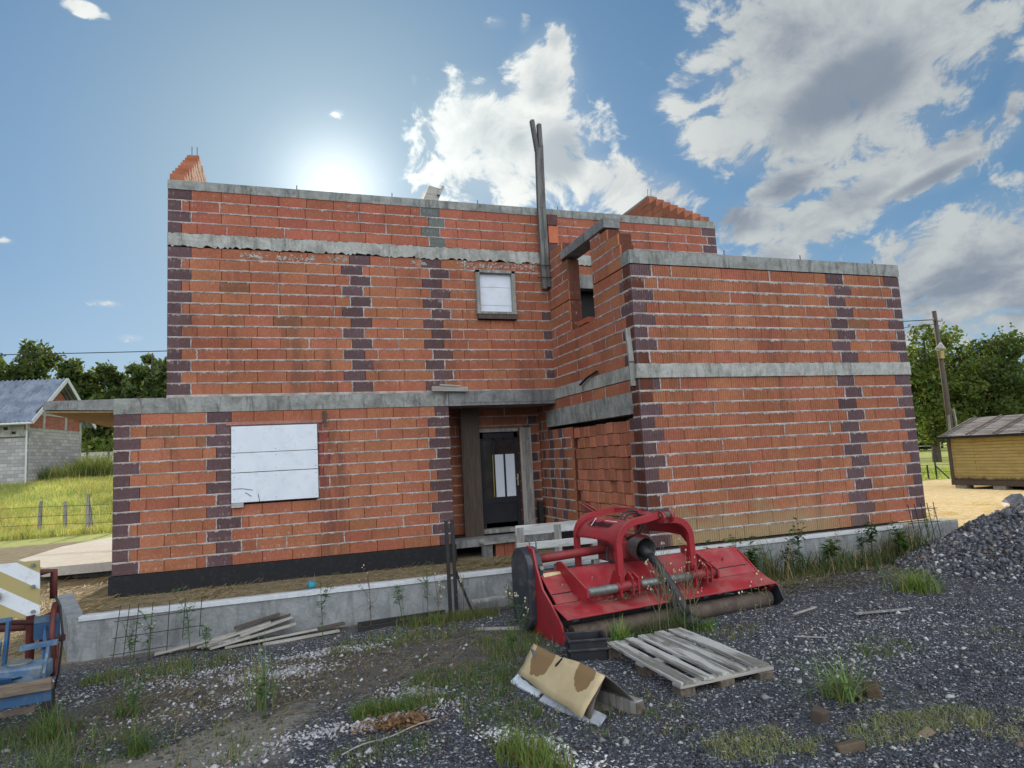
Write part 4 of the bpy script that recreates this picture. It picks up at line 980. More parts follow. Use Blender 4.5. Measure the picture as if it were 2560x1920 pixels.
mb = MB(); mb.box((.04, .25, .05), (LX-.04, .98, .34)); mb.box((.06, .40, .34), (LX-.06, .98, .45)); mb.box((.10, .62, .45), (LX-.1, .96, .585)); mp(mb, 'rotor_housing', 'rubber')
# side plates
mb = MB(); mb.prism([(-.02, .03, .02), (-.02, .10, .20), (-.02, .30, .37), (-.02, .48, .50), (-.02, .60, .72), (-.02, .66, .90), (-.02, .80, .93), (-.02, 1.02, .80), (-.02, 1.06, .1), (-.02, .9, .0), (-.02, .25, -.0)], (.022, 0, 0)); mp(mb, 'side_plate', 'red')
mb = MB(); mb.prism([(LX, -.005, .25), (LX, .30, .372), (LX, .52, .55), (LX, .60, .60), (LX, .95, .60), (LX, 1.02, .45), (LX, 1.0, .05), (LX, .35, .02)], (.02, 0, 0)); mp(mb, 'side_plate', 'red')
mb = MB(); mb.prism([(LX+.005, .0, .25), (LX+.005, .34, .36), (LX+.005, .36, .02), (LX+.005, .05, -.0), (LX+.005, -.08, .09)], (.015, 0, 0)); mp(mb, 'end_skirt', 'rubber')
mb = MB(); mb.prism([(.0, .02, .18), (.0, .25, .2), (.0, .3, -.0), (.0, .12, -.02), (.0, .0, .03)], (.015, 0, 0)); mp(mb, 'end_skirt', 'rubber')
# roller
mb = MB(); mb.tube([(.10, .11, .088), (LX-.05, .11, .088)], .092, 28); mp(mb, 'roller', 'roller', smooth=False)
bpy.data.objects['roller'].data.polygons.foreach_set('use_smooth', np.array([len(p.vertices) == 4 for p in bpy.data.objects['roller'].data.polygons]))
mb = MB(); mb.prism([(1.98, .02, .25), (2.05, .02, .25), (2.30, .10, .20), (2.28, .14, .20)], (0, 0, .012)); mp(mb, 'scraper_arm', 'steel')
# belt cover: tall stadium box
mb = MB(); prof = []
for i in range(17):
    a = math.pi*i/16; prof.append((-.10, .85-.22*math.cos(a), .70+.21*math.sin(a)))
for i in range(17):
    a = math.pi*i/16; prof.append((-.10, .85+.22*math.cos(a), .16-.15*math.sin(a)))
mb.prism(prof, (.19, 0, 0)); o = mp(mb, 'belt_cover', 'cover', bevel=.012)
mb = MB()
for i in range(15): mb.box((-.02, .615, .28+.026*i), (.055, .632, .290+.026*i))
mp(mb, 'cover_vents', 'rubber', fixn=False)
mb = MB(); mb.tube([(.05, .62, .70), (.05, .585, .70)], .022, 10); mb.tube([(.05, .625, .16), (.05, .60, .16)], .015, 8); mp(mb, 'cover_bolt', 'handle')
for x_ in (.02, .10):
    mb = MB(); mb.tube([(x_, .80, .88), (x_, .80, 1.0)], .010, 6); mp(mb, 'stud', 'steel')
# cross shaft tube and gearbox
mb = MB(); mb.tube([(.06, .80, .765), (1.20, .80, .79)], .052, 18); mp(mb, 'drive_tube', 'red_dark', smooth=True)
mb = MB(); mb.box((1.02, .62, .64), (1.52, .98, .90)); mb.box((1.10, .55, .68), (1.40, .62, .88)); mb.tube([(1.27, .8, .90), (1.27, .8, .96)], .05, 10); mp(mb, 'gearbox', 'red_dark', bevel=.02)
mb = MB(); mb.tube([(1.27, .56, .80), (1.27, .34, .79)], [.115, .135], 20, caps=False); mb.tube([(1.27, .40, .79), (1.27, .56, .80)], [.115, .095], 20, caps=False); mp(mb, 'guard_cone', 'steel', smooth=True, fixn=False)
mb = MB(); mb.tube([(1.27, .60, .80), (1.275, .36, .775), (1.285, .29, .73)], [.06, .072, .055], 12); mp(mb, 'shaft_joint', 'rubber', smooth=True)
PS = [(1.275, .40, .78), (1.285, .24, .70), (1.31, .09, .55), (1.34, -.02, .40), (1.37, -.09, .24), (1.40, -.13, .10)]
mb = MB(); mb.tube(PS, [.056, .050, .043, .046, .056, .062], 14); mp(mb, 'drive_shaft_guard', 'rubber', smooth=True)
mb = MB(); r = random.Random(8)
for k in range(95):
    i = r.randrange(1, 5); f = r.random(); p = Vector(PS[i]).lerp(Vector(PS[i+1]), f) if i < 5 else Vector(PS[i]); a = r.uniform(2.6, 6.2); L = r.uniform(.10, .34)
    q = p+Vector((math.cos(a)*.052, math.sin(a)*.052, 0)); mb.tube([q, q+Vector((r.uniform(-.02, .03), -.01, -L*.5)), q+Vector((r.uniform(-.03, .05), r.uniform(-.04, 0), -L))], [.004, .003, .002], 4, 0, True, (.16, .17, .12))
tag(mp(mb, 'tangled_stems', 'dry', fixn=False), kind='stuff')
mb = MB(); mb.tube([(1.395, -.125, .13), (1.43, -.17, .03)], [.066, .115], 16); mp(mb, 'shaft_bell', 'cover', smooth=True)
# slide rail tube with brackets and side arms
mb = MB(); mb.tube([(.32, .15, .47), (2.07, .15, .47)], .047, 18); o = mp(mb, 'slide_rail', 'steel', smooth=True)
for x_ in (.30, 2.07):
    mb = MB(); mb.prism([(x_, .08, .43), (x_, .085, .51), (x_, .15, .54), (x_, .62, .74), (x_, .72, .72), (x_, .72, .62), (x_, .42, .44), (x_, .2, .40), (x_, .12, .40)], (.022, 0, 0)); mp(mb, 'side_arm', 'red')
mb = MB(); mb.box((.75, .30, .40), (2.0, .33, .47)); mb.box((.32, .285, .355), (2.09, .31, .40)); mp(mb, 'support_rail', 'red')
for x0 in (.72, 1.74):
    mb = MB(); mb.prism([(x0, .08, .38), (x0, .08, .60), (x0, .20, .66), (x0, .30, .50), (x0, .28, .38)], (.02, 0, 0)); mb.prism([(x0+.15, .07, .38), (x0+.15, .07, .56), (x0+.15, .16, .62), (x0+.15, .27, .5), (x0+.15, .25, .38)], (.018, 0, 0)); mb.prism([(x0+.22, .07, .38), (x0+.22, .07, .56), (x0+.22, .16, .60), (x0+.22, .27, .5), (x0+.22, .25, .38)], (.018, 0, 0)); mp(mb, 'bracket', 'red')
    mb = MB(); mb.tube([(x0-.02, .13, .48), (x0+.28, .13, .48)], .056, 14); mp(mb, 'bracket_sleeve', 'red_dark', smooth=True)
    mb = MB(); mb.tube([(x0+.13, .10, .44), (x0+.26, .10, .44)], .018, 8); mp(mb, 'hitch_pin', 'roller')
# arched headstock: front hoop, rear hoop, side sheets
def hoop(pts, w, d_, name):
    """bent flat bar: pts in the xz plane at y, width w along y, thickness d_"""
    mb = MB(); n = len(pts); V = []
    for i, p in enumerate(pts):
        a = Vector(pts[max(i-1, 0)]); b2 = Vector(pts[min(i+1, n-1)]); t_ = (b2-a).normalized(); nn = Vector((t_.z, 0, -t_.x)); nn.normalize(); P = Vector(p)
        V += [P+nn*d_/2+Vector((0, -w/2, 0)), P-nn*d_/2+Vector((0, -w/2, 0)), P-nn*d_/2+Vector((0, w/2, 0)), P+nn*d_/2+Vector((0, w/2, 0))]
    F = [(i*4+k, i*4+(k+1) % 4, (i+1)*4+(k+1) % 4, (i+1)*4+k) for i in range(n-1) for k in range(4)]+[(0, 3, 2, 1), tuple((n-1)*4+k for k in range(4))]
    mb.add(V, F); return mp(mb, name, 'red', bevel=.004)
def arcpts(y):
    P = [(.755, y, .50), (.755, y, .92)]
    for i in range(1, 8): a = math.pi/2*i/8; P.append((1.06-.305*math.cos(a), y, .92+.235*math.sin(a)))
    P += [(1.15, y, 1.165), (1.30, y, 1.19)]; return P
AF = arcpts(.13)
def arcR(y):
    P = [(1.40, y, 1.16), (1.47, y, 1.125)]
    for i in range(0, 8): a = math.pi/2*(1-i/8); P.append((1.50+.245*math.cos(a), y, .90+.225*math.sin(a)))
    P += [(1.745, y, .88), (1.755, y, .56)]; return P
hoop(AF, .055, .075, 'front_hoop'); hoop(arcR(.13), .055, .075, 'front_hoop')
AB = [(.755, 1.0, .58), (.755, 1.0, .95)]
for i in range(1, 8): a = math.pi/2*i/8; AB.append((1.0-.245*math.cos(a), 1.0, .95+.225*math.sin(a)))
AB += [(1.08, .98, 1.19), (1.25, .93, 1.215), (1.34, .72, 1.215), (1.36, .45, 1.20), (1.36, .20, 1.18)]
hoop(AB, .06, .06, 'rear_hoop')
mb = MB(); mb.box((1.60, .95, .60), (1.66, 1.0, 1.12)); mb.beam((1.63, .97, 1.1), (1.42, .2, 1.16), .05, .05); mp(mb, 'rear_strut', 'red_dark')
# left curved side sheet between the hoops
V = []; ny = 10; prof = AF[2:9]+[AF[9]]
def sheet(x0s, name, cutlow):
    mb = MB(); n = len(x0s); V = []
    for j in range(ny+1):
        f = j/ny; y = .15+.84*f
        for i, (x, _, z) in enumerate(x0s):
            zz = z+.012*f
            if i == 0: zz = cutlow(f)
            V.append((x-.02*f*(1-i/n), y-(.06*i/n*f), zz))
    F = [(j*n+i, j*n+i+1, (j+1)*n+i+1, (j+1)*n+i) for j in range(ny) for i in range(n-1)]
    mb.add(V, F); o = mb.build(name, M['red'], MU, smooth=True); s_ = o.modifiers.new('t', 'SOLIDIFY'); s_.thickness = .012; return o
cutl = lambda f: .80+.135*min(1, f*5) if f < .2 else .935+.012*math.sin((f-.2)/.8*math.pi)
sheet([(.748, 0, .6)]+[(p[0]-.004, 0, p[2]) for p in AF[2:9]], 'side_sheet', cutl)
Rr = [(p[0]+.004, 0, p[2]) for p in arcR(0)[2:]][::-1]
sheet([(1.762, 0, .6)]+[q for q in Rr if q[2] > .93], 'side_sheet', lambda f: cutl(f)-.02)
# top lugs
for x_ in (1.33, 1.45):
    mb = MB(); pr = [(x_, .13+.085*math.cos(a), 1.165+.07*math.sin(a)) for a in [2*math.pi*k/14 for k in range(14)]]; mb.prism(pr, (.022, 0, 0)); mp(mb, 'top_lug', 'red')
mb = MB(); mb.tube([(1.31, .11, 1.185), (1.52, .11, 1.185)], .022, 10); mb.tube([(1.37, .11, 1.185), (1.45, .11, 1.185)], .04, 12); mb.tube([(1.33, .12, 1.11), (1.50, .12, 1.11)], .016, 8); mp(mb, 'hitch_pin', 'roller')
for x_ in (1.04, 1.10):
    mb = MB(); mb.prism([(x_, .95, 1.18), (x_, 1.10, 1.17), (x_-.14, 1.18, 1.32), (x_-.16, 1.12, 1.33)], (.014, 0, 0)); mp(mb, 'rear_lug', 'red')
# hoses
for o_x, rr in ((0, .17), (.03, .13)):
    mb = MB(); P = [(1.02+o_x, .55, 1.15)]+[(1.24+o_x-rr*math.cos(a), .55, 1.10+rr*.75*math.sin(a)) for a in [math.pi*k/10 for k in range(1, 11)]]+[(1.24+o_x+rr-.02, .55, 1.02), (1.24+o_x+rr*.5, .58, .95), (1.2, .62, .90)]; mb.tube(P, .011, 8); mp(mb, 'hose', 'rubber', smooth=True)
for o_x in (0, .045):
    mb = MB(); mb.tube([(.98+o_x, .50, 1.02), (.92+o_x, .52, .92), (.88+o_x, .55, .82), (.86+o_x, .55, .72), (.9+o_x, .5, .66)], .011, 8); mp(mb, 'hose', 'rubber', smooth=True)
# bolts, stickers
for x_, y_ in ((.22, .47), (.62, .50), (1.62, .52), (1.95, .5), (2.30, .48), (2.52, .50)):
    z_ = .365+(y_-.30)*.75; mb = MB(); mb.tube([(x_, y_, z_), (x_, y_-.02, z_+.035)], .009, 8); mp(mb, 'bolt', 'handle' if x_ < 1 else 'red_dark')
def hz(y_): return .365+(y_-.30)*.75+.005
mb = MB(); mb.add([(.08, .60, hz(.60)), (.30, .615, hz(.615)), (.30, .645, hz(.645)), (.12, .65, hz(.65)), (.08, .65, hz(.65))], [(0, 1, 2, 3, 4)]); mp(mb, 'sticker', 'sticker', fixn=False)
mb = MB(); mb.add([(.95, .52, hz(.52)), (1.02, .525, hz(.525)), (1.0, .565, hz(.565)), (.95, .57, hz(.57))], [(0, 1, 2, 3)]); mp(mb, 'sticker', 'sticker', fixn=False)
# maker's lettering on the curved sheet
tc = bpy.data.curves.new('lettering', 'FONT'); tc.body = 'Perfimus'; tc.size = .12; tc.shear = .35; tc.extrude = .002; tc.offset = .0035
to = bpy.data.objects.new('lettering', tc); COL.objects.link(to)
dg = bpy.context.evaluated_depsgraph_get(); me = bpy.data.meshes.new_from_object(to.evaluated_get(dg)); bpy.data.objects.remove(to)
lt = bpy.data.objects.new('lettering', me); me.materials.clear(); me.materials.append(M['ink']); COL.objects.link(lt)
a_ = math.pi/2*.30
ex = Vector((.05, -1, 0)).normalized(); ey = Vector((.857, 0, .516)); ez = ex.cross(ey).normalized(); ey = ez.cross(ex)
mt = Matrix((ex, ey, ez)).transposed().to_4x4(); mt.translation = Vector((.800, .80, 1.075))+ez*.020; me.transform(mt); lt.parent = MU
mb = MB(); mb.obox(Vector((.835, .70, 1.10))+ez*.03, ey*.07-ex*.03, ex*.006, ez*.002); mb.obox(Vector((.885, .42, 1.125))+ez*.022, ex*.11, ey*.005, ez*.002); mp(mb, 'lettering_slash', 'white_line')
# chaff lying on the rail
mb = MB(); r = random.Random(4)
for i in range(160):
    x, y, z = r.uniform(.42, 1.0), r.uniform(.02, .22), r.uniform(.36, .42)
    a = r.uniform(0, 6.3); l = r.uniform(.02, .05); mb.add([(x, y, z), (x+math.cos(a)*l, y+math.sin(a)*l, z+r.uniform(0, .02)), (x+math.cos(a)*l+.004, y+math.sin(a)*l, z+.004)], [(0, 1, 2)], 0, (.20, .15, .10))
tag(mp(mb, 'caught_straw', 'dry', fixn=False), kind='stuff')

# ------------------------------------------------------------------ blue and red machines at the left edge
bm_ = thing('blue_implement', (-2.1, 6.3, 0), 'faded blue farm implement with a timber front rail at the left edge', 'farm machine')
mb = MB(); mb.beam((-3.0, 6.06, .335), (-1.755, 6.2, .345), .05, .085); keep(mb.build('timber_rail', mat_wood('brown_rail', (.20, .155, .115), (.11, .085, .065), 'X'), bevel=.004), bm_)
mb = MB(); mb.beam((-3.0, 6.10, .245), (-1.76, 6.235, .255), .05, .085); keep(mb.build('lower_beam', M['blue'], bevel=.004), bm_)
mb = MB(); mb.beam((-3.0, 6.03, .165), (-1.85, 6.16, .185), .03, .035); keep(mb.build('lower_bar', M['roller']), bm_)
for x_ in (-1.79, -2.9):
    mb = MB(); mb.beam((x_, 6.24, -.05), (x_, 6.24, .30), .075, .06, upv=(0, 1, 0)); keep(mb.build('leg', M['steel_black'], bevel=.004), bm_)
mb = MB(); mb.box((-2.20, 6.34, .32), (-1.86, 6.60, .455)); keep(mb.build('tank', M['blue_light'], bevel=.02), bm_)
mb = MB(); mb.tube([(-2.06, 6.48, .455), (-2.06, 6.48, .475)], .085, 18); keep(mb.build('tank_lid', M['steel'], bevel=.004), bm_)
mb = MB(); mb.beam((-1.84, 6.30, .36), (-1.93, 6.72, .50), .02, .11); keep(mb.build('side_plate', M['blue_light'], bevel=.003), bm_)
mb = MB(); mb.beam((-2.12, 6.66, .54), (-1.86, 6.70, .55), .06, .04); keep(mb.build('cross_bar', M['blue_light'], bevel=.003), bm_)
mb = MB(); mb.beam((-2.12, 6.98, .70), (-1.94, 7.0, .70), .03, .06); keep(mb.build('cross_bar', M['blue_light'], bevel=.003), bm_)
mb = MB(); mb.beam((-2.12, 6.98, .60), (-1.94, 7.0, .60), .03, .14); mb.beam((-1.92, 6.55, .44), (-2.05, 7.02, .66), .02, .02); keep(mb.build('rear_tray', M['blue']), bm_)
for x_ in (-2.30, -2.22):
    mb = MB(); mb.beam((x_, 6.62, .30), (x_+.02, 6.66, .78), .025, .05, upv=(0, 1, 0)); keep(mb.build('upright', M['blue'], bevel=.003), bm_)
mb = MB(); mb.beam((-2.34, 6.64, .78), (-2.18, 6.66, .785), .04, .03); keep(mb.build('top_bar', M['blue_light']), bm_)
mb = MB(); mb.beam((-2.20, 6.35, .30), (-2.24, 6.60, .62), .03, .06); keep(mb.build('slanted_arm', M['blue_light'], bevel=.003), bm_)
mb = MB(); mb.prism([(-2.7, 6.22, .30), (-2.0, 6.30, .40), (-2.0, 6.34, .38), (-2.7, 6.26, .45)], (0, .02, .0)); mb.prism([(-2.75, 6.28, .52), (-2.05, 6.28, .40), (-2.05, 6.30, .36), (-2.75, 6.30, .36)], (0, .015, 0)); keep(mb.build('guard_plate', M['blue'], fixn=True), bm_)
rm = thing('red_implement', (-2.4, 7.0, 0), 'rusty red farm implement behind the blue one carrying a striped warning board', 'farm machine')
mb = MB(); mb.prism([(-2.70, 6.80, .71), (-2.035, 6.83, .775), (-2.045, 6.83, 1.225), (-2.72, 6.80, 1.215)], (0, .008, 0))
o = mb.build('warning_board', M['stripes'], fixn=True, loc=(-2.035, 6.82, .775)); keep(o, rm)
mb = MB(); mb.box((-2.38, 6.765, .93), (-2.30, 6.80, .99)); keep(mb.build('reflector_lamp', M['lamp_lens'], bevel=.012), rm)
for x_, z_ in ((-2.09, 1.19), (-2.085, 1.01), (-2.08, .80)):
    mb = MB(); mb.tube([(x_, 6.84, z_), (x_, 6.80, z_)], .015, 10); keep(mb.build('rivet', M['steel']), rm)
for P, rr in (([(-2.1, 7.0, 1.1), (-2.0, 7.05, 1.1), (-2.0, 7.05, .86)], .03), ([(-2.5, 7.1, .70), (-2.15, 7.05, .67), (-1.98, 7.0, .74)], .022), ([(-2.45, 7.2, .62), (-2.1, 7.2, .60)], .03), ([(-2.2, 7.15, .1), (-2.2, 7.15, 1.1)], .035),
              ([(-2.0, 7.0, .72), (-2.08, 7.05, .60), (-2.1, 7.1, .45)], .02)):
    mb = MB(); mb.tube(P, rr, 10); keep(mb.build('frame_bar', M['red_rust'], smooth=True), rm)
mb = MB(); P = [(-2.0-.045*math.cos(a), 7.1+.23*math.cos(a), .50+.30*math.sin(a)) for a in [2*math.pi*k/28 for k in range(29)]]; mb.tube(P, .022, 8, caps=False); keep(mb.build('wheel_rim', M['red_rust'], smooth=True), rm)
mb = MB()
for k in range(4):
    a = k*math.pi/4; mb.tube([(-2.0-.045*math.cos(a), 7.1+.22*math.cos(a), .50+.29*math.sin(a)), (-2.0+.045*math.cos(a), 7.1-.22*math.cos(a), .50-.29*math.sin(a))], .012, 6)
mb.tube([(-2.05, 7.1, .50), (-1.92, 7.1, .50)], .03, 10); keep(mb.build('spokes', M['red_rust']), rm)
mb = MB(); mb.tube([(-1.98, 7.0, .90), (-1.93, 6.98, .80), (-1.90, 6.97, .55), (-1.92, 6.95, .25), (-1.97, 6.95, .0)], .010, 6); keep(mb.build('cable', M['rubber'], smooth=True), rm)

# ------------------------------------------------------------------ far buildings
Bx = Vector((-14.62, 46.1, 2.0)); Ba = Vector((-.974, .226, 0)); Bb = Vector((.226, .974, 0))
barn = thing('barn', Bx, 'grey block barn with a corrugated roof and white gable boards at the left', 'barn', rotz=math.atan2(-.226, .974))
# local frame: x points along the gable depth? -> keep a simple local frame: -x = along the long side, +y = along the gable
L_, G_, E_, A_ = 9., 5.85, 3.68, 6.15
def bn(mb, name, mat, **k): return mb.build(name, mat, barn, **k)
mb = MB(); mb.box((-L_, 0, -.6), (0, .2, 2.55)); bn(mb, 'side_wall', M['barn_block'])
mb = MB(); mb.box((-.2, .2, -.6), (0, G_, 3.0)); bn(mb, 'gable_wall', M['barn_block_y'])
mb = MB(); mb.box((-L_, G_-.2, -.6), (-.2, G_, 3.6)); mb.box((-L_, .2, -.6), (-L_+.2, G_-.2, 3.6)); bn(mb, 'rear_wall', M['barn_block'])
mb = MB(); mb.prism([(-.17, .02, 3.0), (-.17, G_-.02, 3.0), (-.17, G_-.02, 3.75), (-.17, G_/2, 5.95), (-.17, .02, 3.75)], (.14, 0, 0)); bn(mb, 'brick_gable', M['barn_brick'], fixn=True)
mb = MB(); mb.box((-L_, .03, 2.60), (-.1, .18, 3.62)); bn(mb, 'vent_band', M['concrete_pale'])
mb = MB()
for i in range(16):
    for j in range(3):
        if (i+j) % 2 == 0: x_ = -.75-i*.45; z_ = 2.76+j*.27; mb.box((x_-.11, .005, z_), (x_+.11, .028, z_+.17))
bn(mb, 'vent_holes', M['black'])
mb = MB(); mb.box((-L_, -.02, 2.55), (-.02, .03, 2.62)); bn(mb, 'ledge', M['wood_brown'])
for y_ in (0.02, 1.55, 3.9, G_-.22):
    mb = MB(); mb.box((-.03, y_, 2.9 if 0 < y_ < 5 else -.5), (.02, y_+.2, 4.3 if .1 < y_ < 5 else 3.75)); bn(mb, 'column', M['concrete_pale'])
mb = MB(); mb.box((-.035, .0, 2.95), (.015, G_, 3.12)); mb.box((-.035, .5, 3.95), (.012, G_-.5, 4.1)); bn(mb, 'tie_beam', M['concrete_pale'])
# corrugated roof
def corr(p0, ua, ub, la, lb, name, mat, amp=.05, wave=.26):
    n = int(la/wave*6); mb = MB(); V = []
    nn = ua.cross(ub).normalized()
    for i in range(n+1):
        s = la*i/n; o_ = nn*(amp*math.sin(s/wave*2*math.pi))
        for j in range(4): V.append(p0+ua*s+ub*(lb*j/3)+o_-nn*(.02*j))
    mb.add(V, [(i*4+j, i*4+j+1, (i+1)*4+j+1, (i+1)*4+j) for i in range(n) for j in range(3)])
    return mb.build(name, mat, barn, smooth=True)
M['corrugated'] = mat_plain('weathered_blue_grey_roofing', (.22, .26, .33), (.13, .16, .21), 1.2, .5, bumps=.2, dirt=(.07, .075, .08), dirt_amt=.5)
sl_ = Vector((0, G_/2+.55, A_-E_+.45)).normalized(); LN = math.hypot(G_/2+.55, A_-E_+.45)
corr(Vector((.62, -.55, E_-.25)), Vector((-1, 0, 0)), sl_, L_+1.2, LN, 'roof', M['corrugated'])
corr(Vector((.62, G_+.55, E_-.25)), Vector((-1, 0, 0)), Vector((0, -sl_.y, sl_.z)), L_+1.2, LN, 'roof', M['corrugated'])
mb = MB(); mb.beam((.62, -.58, E_-.30), (.62, G_/2, A_+.17), .05, .24, upv=(0, -1, 1)); bn(mb, 'barge_board', M['foam'])
mb = MB(); mb.beam((.62, G_+.58, E_-.30), (.62, G_/2, A_+.17), .05, .24, upv=(0, 1, 1)); bn(mb, 'barge_board', M['foam'])
mb = MB(); mb.beam((.5, .0, 4.0), (.5, 3.0, 6.0), .08, .12, upv=(0, -1, 1)); mb.beam((.5, G_, 3.9), (.0, G_-1.5, 5.2), .08, .12); bn(mb, 'rafter', M['wood_brown'])
mb = MB(); mb.tube([(.6, -.62, E_-.34), (-L_-.5, -.62, E_-.36)], .07, 8); mb.tube([(.30, -.62, E_-.36), (.28, -.50, E_-.45), (.04, -.10, E_-.75), (.04, -.08, -.2)], .05, 8); bn(mb, 'gutter', M['foam'])

fw_ = thing('white_boundary_wall', (-14.2, 60, 3), 'low whitish block wall with dark posts far behind the left field', 'wall')
mb = MB(); mb.beam((-18, 63.2, 3.35), (-11.4, 61.2, 3.25), .2, 1.5); keep(mb.build('wall_body', M['white_wall']), fw_)
for f in (.12, .37, .62, .87):
    x_ = -18+6.6*f; y_ = 63.2-2*f-.15; mb = MB(); mb.box((x_-.05, y_-.05, 2.2), (x_+.05, y_+.0, 4.2)); keep(mb.build('post', M['wood_brown']), fw_)
ds = thing('dark_shed', (-17.3, 76, 3), 'dark low shed roof peeping over the white boundary wall', 'shed')
mb = MB(); mb.prism([(-19.0, 76, 4.6), (-14.5, 75, 4.4), (-14.5, 75, 5.05), (-18.6, 76, 5.25)], (.6, 3, 0)); keep(mb.build('roof', M['steel_black'], fixn=True), ds)
mb = MB(); mb.box((-18.8, 76.2, 2.2), (-14.6, 78, 4.6)); keep(mb.build('wall', M['wood_brown']), ds)

hut = thing('yellow_hut', (22.5, 14.5, 0), 'small yellow boarded hut with a tarred roof standing on blocks', 'hut')
mb = MB(); mb.box((21.9, 11.2, .28), (24.9, 16.95, 1.80)); keep(mb.build('boarded_wall', M['yellow_boards']), hut)
mb = MB(); mb.box((21.87, 16.87, .26), (21.95, 16.99, 1.80)); mb.box((21.86, 11.2, .12), (24.9, 16.99, .28)); keep(mb.build('base_frame', M['wood_brown']), hut)
M['tar_roof'] = mat_wood('tarred_roof', (.12, .105, .10), (.065, .06, .058), 'Y', .2, dark=(.03, .028, .028), dark_amt=.7, white=(.33, .30, .29), white_amt=.6)
mb = MB(); mb.prism([(21.66, 11.0, 1.80), (23.4, 11.0, 2.42), (25.2, 11.0, 1.80), (25.2, 11.0, 1.73), (23.4, 11.0, 2.34), (21.66, 11.0, 1.73)], (0, 6.15, 0)); rf = keep(mb.build('roof', M['tar_roof'], fixn=True), hut)
for y_ in (11.6, 12.5, 13.4, 14.3, 15.2, 16.1, 17.0):
    mb = MB(); mb.beam((21.66, y_, 1.84), (23.4, y_-.05, 2.46), .05, .03); keep(mb.build('roof_batten', M['wood_brown']), hut)
mb = MB(); mb.box((21.63, 11.0, 1.71), (21.67, 17.16, 1.80)); keep(mb.build('eave_board', M['bitumen']), hut)
for y_ in (16.7, 15.4, 13.9, 12.3):
    for x_ in (22.1, 24.5):
        mb = MB(); mb.box((x_-.2, y_-.2, -.02), (x_+.15, y_+.2, .125)); keep(mb.build('support_block', M['concrete_pale'], bevel=.01), hut)

pole = thing('utility_pole', (30.95, 23.75, 0), 'wooden utility pole with a white lamp and wires behind the yellow hut', 'utility pole')
mb = MB(); mb.tube([(30.95, 23.75, -.3), (30.93, 23.75, 4), (30.82, 23.75, 8.05)], [.15, .13, .105], 10); keep(mb.build('pole', M['wood_brown'], smooth=True), pole)
mb = MB(); mb.tube([(30.55, 23.6, 7.52), (31.25, 23.8, 7.55)], .025, 6); keep(mb.build('cross_arm', M['rebar']), pole)
for x_ in (30.6, 31.2):
    mb = MB(); mb.tube([(x_, 23.68, 7.52), (x_, 23.68, 7.66)], .035, 8); keep(mb.build('insulator', M['concrete_pale']), pole)
mb = MB(); mb.tube([(30.42, 23.35, 6.02), (30.44, 23.35, 6.12), (30.48, 23.36, 6.24), (30.56, 23.40, 6.36)], [.24, .20, .11, .05], 14); mb.tube([(30.62, 23.45, 6.33), (30.85, 23.7, 6.3)], .03, 8); keep(mb.build('lamp_shade', M['concrete_pale'], smooth=True), pole)
mb = MB(); mb.box((30.62, 23.52, 5.62), (30.86, 23.62, 6.05)); keep(mb.build('switch_box', M['yellow_boards']), pole)
mb = MB(); mb.beam((31.25, 23.6, 1.2), (31.1, 23.6, 3.1), .10, .06); mb.beam((30.68, 23.6, 1.5), (30.72, 23.6, 2.8), .10, .05); keep(mb.build('stub_brace', M['wood_grey']), pole)
def wire(name, p, q, sag, label, r=.018):
    P = []
    for i in range(25):
        f = i/24; P.append(tuple(p[k]+(q[k]-p[k])*f-(sag*4*f*(1-f) if k == 2 else 0) for k in range(3)))
    mb = MB(); mb.tube(P, r, 5); tag(mb.build(name, M['rubber']), label, 'cable')
wire('power_line', (30.6, 23.75, 7.6), (-26, 42.5, 8.7), .35, 'long thin power line crossing the sky left of the house', .022)
wire('service_cable', (30.9, 23.7, 7.4), (9.3, 18.8, 6.2), .45, 'lower thin cable from the pole to the rear of the house', .014)
wire('service_cable', (30.9, 23.7, 7.6), (9.3, 18.8, 6.8), .35, 'upper thin cable from the pole to the rear of the house', .014)

# fences
fl = thing('wire_fence', (-7.5, 27.8, 0), 'old wire fence with leaning grey posts along the left field', 'fence')
fp = ((-10.4, 28.6, 1.0, .02), (-8.46, 28.1, 1.2, .04), (-7.6, 27.9, 1.15, -.03), (-6.75, 27.2, 1.38, .02), (-6.62, 27.25, 1.15, -.12), (-5.7, 27.0, 1.1, -.02))
for x_, y_, h_, l_ in fp:
    z_ = gz(x_, y_); mb = MB(); mb.tube([(x_, y_, z_-.2), (x_+l_*.5, y_, z_+h_*.6), (x_+l_, y_, z_+h_)], [.075, .065, .05], 7); keep(mb.build('post', M['wood_grey']), fl)
mb = MB()
for z_ in (.35, .65, .98):
    mb.tube([(x_, y_-.07, gz(x_, y_)+z_) for x_, y_, _, _ in fp if x_ != -6.62], .007, 4)
tag(keep(mb.build('wires', M['rebar']), fl), kind='stuff')
fr_ = thing('steel_fence', (26, 21, 0), 'thin post and wire fence with a diagonal brace left of the hut', 'fence')
for x_, y_, h_ in ((25.73, 21.0, .62), (26.20, 21.0, 1.1), (27.2, 20.0, 1.05), (24.3, 22.0, .9)):
    mb = MB(); mb.tube([(x_, y_, -.2), (x_, y_, h_)], .035, 7); keep(mb.build('post', M['steel_black']), fr_)
mb = MB(); mb.tube([(26.2, 20.98, .55), (25.95, 20.25, .05)], .03, 6); keep(mb.build('brace', M['steel_black']), fr_)
mb = MB()
for z_ in (.3, .6, .9): mb.tube([(24.3, 22.0, z_), (26.2, 21, z_), (27.2, 20.0, z_)], .008, 4)
keep(mb.build('wires', M['rebar']), fr_)
fr_ = thing('rail_fence', (66, 54, 0), 'weathered two rail paddock fence far across the right field', 'fence')
fpts = [(56+i*2.6, 62-i*3.0) for i in range(10)]
